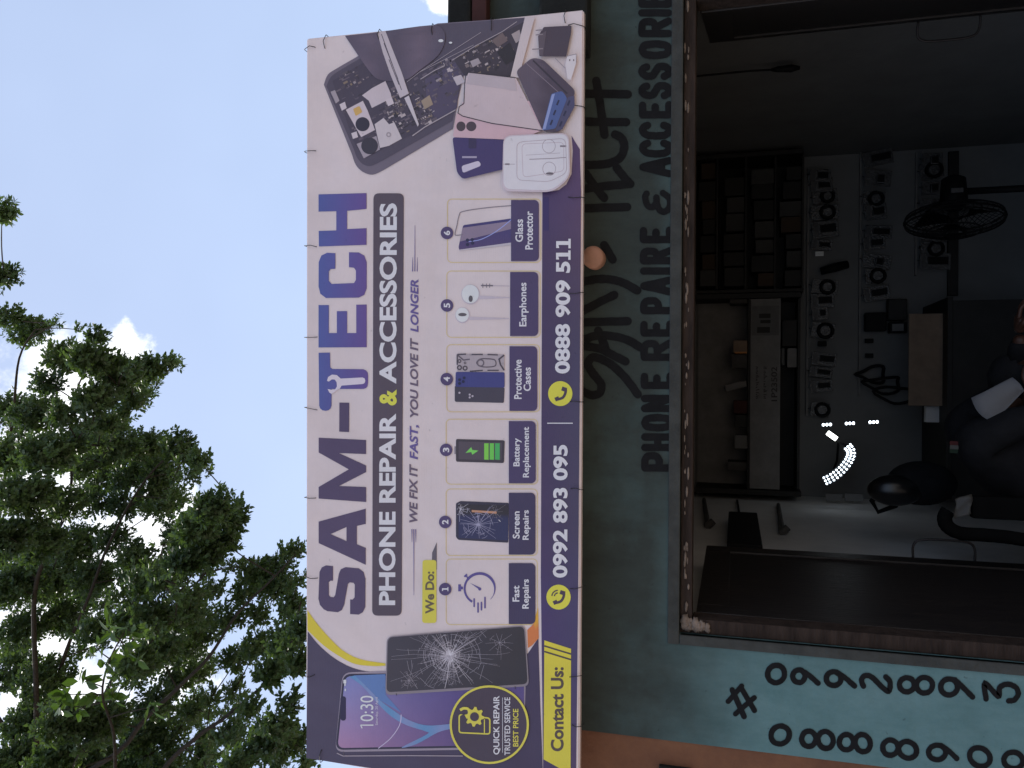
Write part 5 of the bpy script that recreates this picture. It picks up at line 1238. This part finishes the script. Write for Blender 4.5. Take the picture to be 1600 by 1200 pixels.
for _ in range(150):                        # thin filling between the clumps
    a = rt.choice(CL[11:]); b = rt.choice([q for q in CL[11:] if abs(q[0] - a[0]) < 90 and abs(q[1] - a[1]) < 90]); CL.append(((a[0] + b[0]) / 2 + rt.uniform(-12, 12), (a[1] + b[1]) / 2 + rt.uniform(-12, 12), rt.uniform(10, 22), .35))
BACK = []
for _ in range(170):                        # the far side of the crown
    a = rt.choice([q for q in CL[24:] if q[0] < 330 and q[1] < 1230]); BACK.append((a[0] + rt.uniform(-30, 22), a[1] + rt.uniform(-6, 45), rt.uniform(22, 36), .42))
for k, (px, py, r, den) in enumerate(CL + BACK):
    far = 1.6 if k >= len(CL) else 0
    dep = far + 7.4 + 1.1 * math.sin(px * .021 + py * .013) + rt.uniform(-.3, .3)
    c = P(px, py, dep); R = max(5, r - 2) / F * dep; cents.append((c, R))
    n = int(max(4, r * r / 8.5 * den))
    for _ in range(n):
        o = rdir() * (rt.random() ** .45) * R; o.y *= 1.6
        out_ = (o.normalized() * .6 + Vector((.55, -.1, -.25)) + rdir() * .6)
        spray(V, Fc, tw, c + o * .8 - out_.normalized() * .06, out_, rt.randint(3, 5), .029, .057)
me = bpy.data.meshes.new('crown'); me.from_pydata([tuple(v) for v in V], [], Fc); me.update(); cr_ = link('crown', me, LEAF, tree)
bm = bmesh.new()
tube(bm, smooth3([(-9.2, 8.4, GZ - .1), (-9.25, 8.4, 0), (-9.05, 8.3, 1.8), (-8.9, 8.2, 3.4)], 5), [.26] * 5 + [.22] * 5 + [.18] * 6, 12)
obj('trunk', bm, M['bark'], tree, True)
bm = bmesh.new(); limbs = []
fork = Vector((-8.95, 8.25, 3.2))
def limb(pts, r0, r1, dep):
    w3 = [P(x, y, dep) for x, y in pts]; k = smooth3([fork, *w3], 5); n = len(k)
    tube(bm, k, [.62 * (r0 + (r1 - r0) * (i / (n - 1)) ** .7) for i in range(n)], 7); limbs.extend((v, r0 + (r1 - r0) * i / n) for i, v in enumerate(k))
limb([(50, 1330), (57, 1200), (57, 1090), (54, 930), (80, 850), (101, 806), (112, 750), (108, 690), (120, 610), (150, 550)], .075, .012, 7.5)
limb([(200, 1330), (250, 1210), (310, 1150), (342, 1128), (375, 1102), (420, 1060), (455, 1000), (470, 940)], .06, .012, 7.2)
limb([(130, 1330), (200, 1160), (277, 1076), (326, 1027), (370, 960), (420, 910), (462, 866)], .06, .010, 7.0)
limb([(90, 1320), (150, 1120), (210, 1000), (243, 960), (280, 925), (311, 907), (345, 850), (365, 815)], .06, .010, 7.7)
limb([(40, 1300), (90, 1060), (140, 930), (170, 850), (220, 760), (270, 710), (312, 720)], .055, .010, 7.9)
limb([(-40, 1250), (-30, 1000), (0, 800), (20, 650), (30, 560), (55, 515)], .07, .012, 7.6)
limb([(-80, 1200), (-90, 800), (-60, 560), (-25, 450), (8, 432)], .07, .012, 7.3); limb([(-90, 1000), (-100, 600), (-50, 380), (0, 333)], .06, .01, 7.6)
obj('limbs', bm, M['bark'], tree, True)
bm = bmesh.new()
net = list(limbs)
for c, R in sorted(cents, key=lambda cr: min((q[0] - cr[0]).length for q in limbs)):
    best = min(net, key=lambda q: (q[0] - c).length + (.25 if q[0].x > c.x else 0)); net.append((c, .006)); near = [best]
    for v, r in near[:1]:
        m_ = v.lerp(c, .5) + rdir() * .02; tube(bm, smooth3([v, m_, c], 4), [min(r, .010), .008, .007, .007, .006, .006, .005, .004, .004], 5, False)
    for _ in range(int(2 + R * 10)):
        d2 = (rdir() + Vector((.4, 0, -.1))).normalized() * R * rt.uniform(.6, 1.1); tube(bm, [c, c + d2 * .5 + rdir() * .03, c + d2], [.005, .004, .002], 4, False)
for pts in tw[::9]: tube(bm, pts, .0022, 3, False)
obj('twigs', bm, M['bark'], tree)
# nearer sapling with larger, paler leaves
sap = thing('sapling', 'paler sapling with large bright green leaves in front of the big tree', 'tree', (-3.6, 5.3, GZ))
V = []; Fc = []; tw = []
SC = [(100, 1085, 20), (130, 1060, 22), (150, 1090, 16), (165, 1035, 20), (190, 1010, 16), (205, 985, 16), (95, 1110, 14), (180, 1095, 14), (215, 1030, 14), (150, 1010, 14), (235, 1105, 12), (120, 1110, 14), (175, 985, 12)]
sc_ = []
for px, py, r in SC:
    c = P(px, py, 4.8); sc_.append(c); R = r / F * 4.8
    for _ in range(6):
        o = rdir() * R * rt.random(); leaf(V, Fc, c + o, (Vector((.3, -.2, -.5)) + rdir() * .9).normalized(), (Vector((0, -.4, 1)) + rdir() * .5), rt.uniform(.10, .16), rt.uniform(.05, .075))
me = bpy.data.meshes.new('crown'); me.from_pydata([tuple(v) for v in V], [], Fc); me.update(); link('crown', me, LEAF2, sap)
bm = bmesh.new(); top = P(180, 1240, 4.8)
tube(bm, smooth3([(-3.6, 5.3, GZ - .1), (-3.5, 5.2, .2), top], 6), .022, 8)
stem = smooth3([top, P(178, 1150, 4.8), P(160, 1085, 4.8), P(172, 1030, 4.8), P(196, 985, 4.8)], 5); tube(bm, stem, [.014 - .010 * i / (len(stem) - 1) for i in range(len(stem))], 6)
for c in sc_:
    v = min(stem, key=lambda q: (q - c).length); tube(bm, [v, v.lerp(c, .5) + Vector((0, 0, .02)), c], [.005, .004, .003], 5, False)
obj('trunk', bm, M['bark'], sap, True)
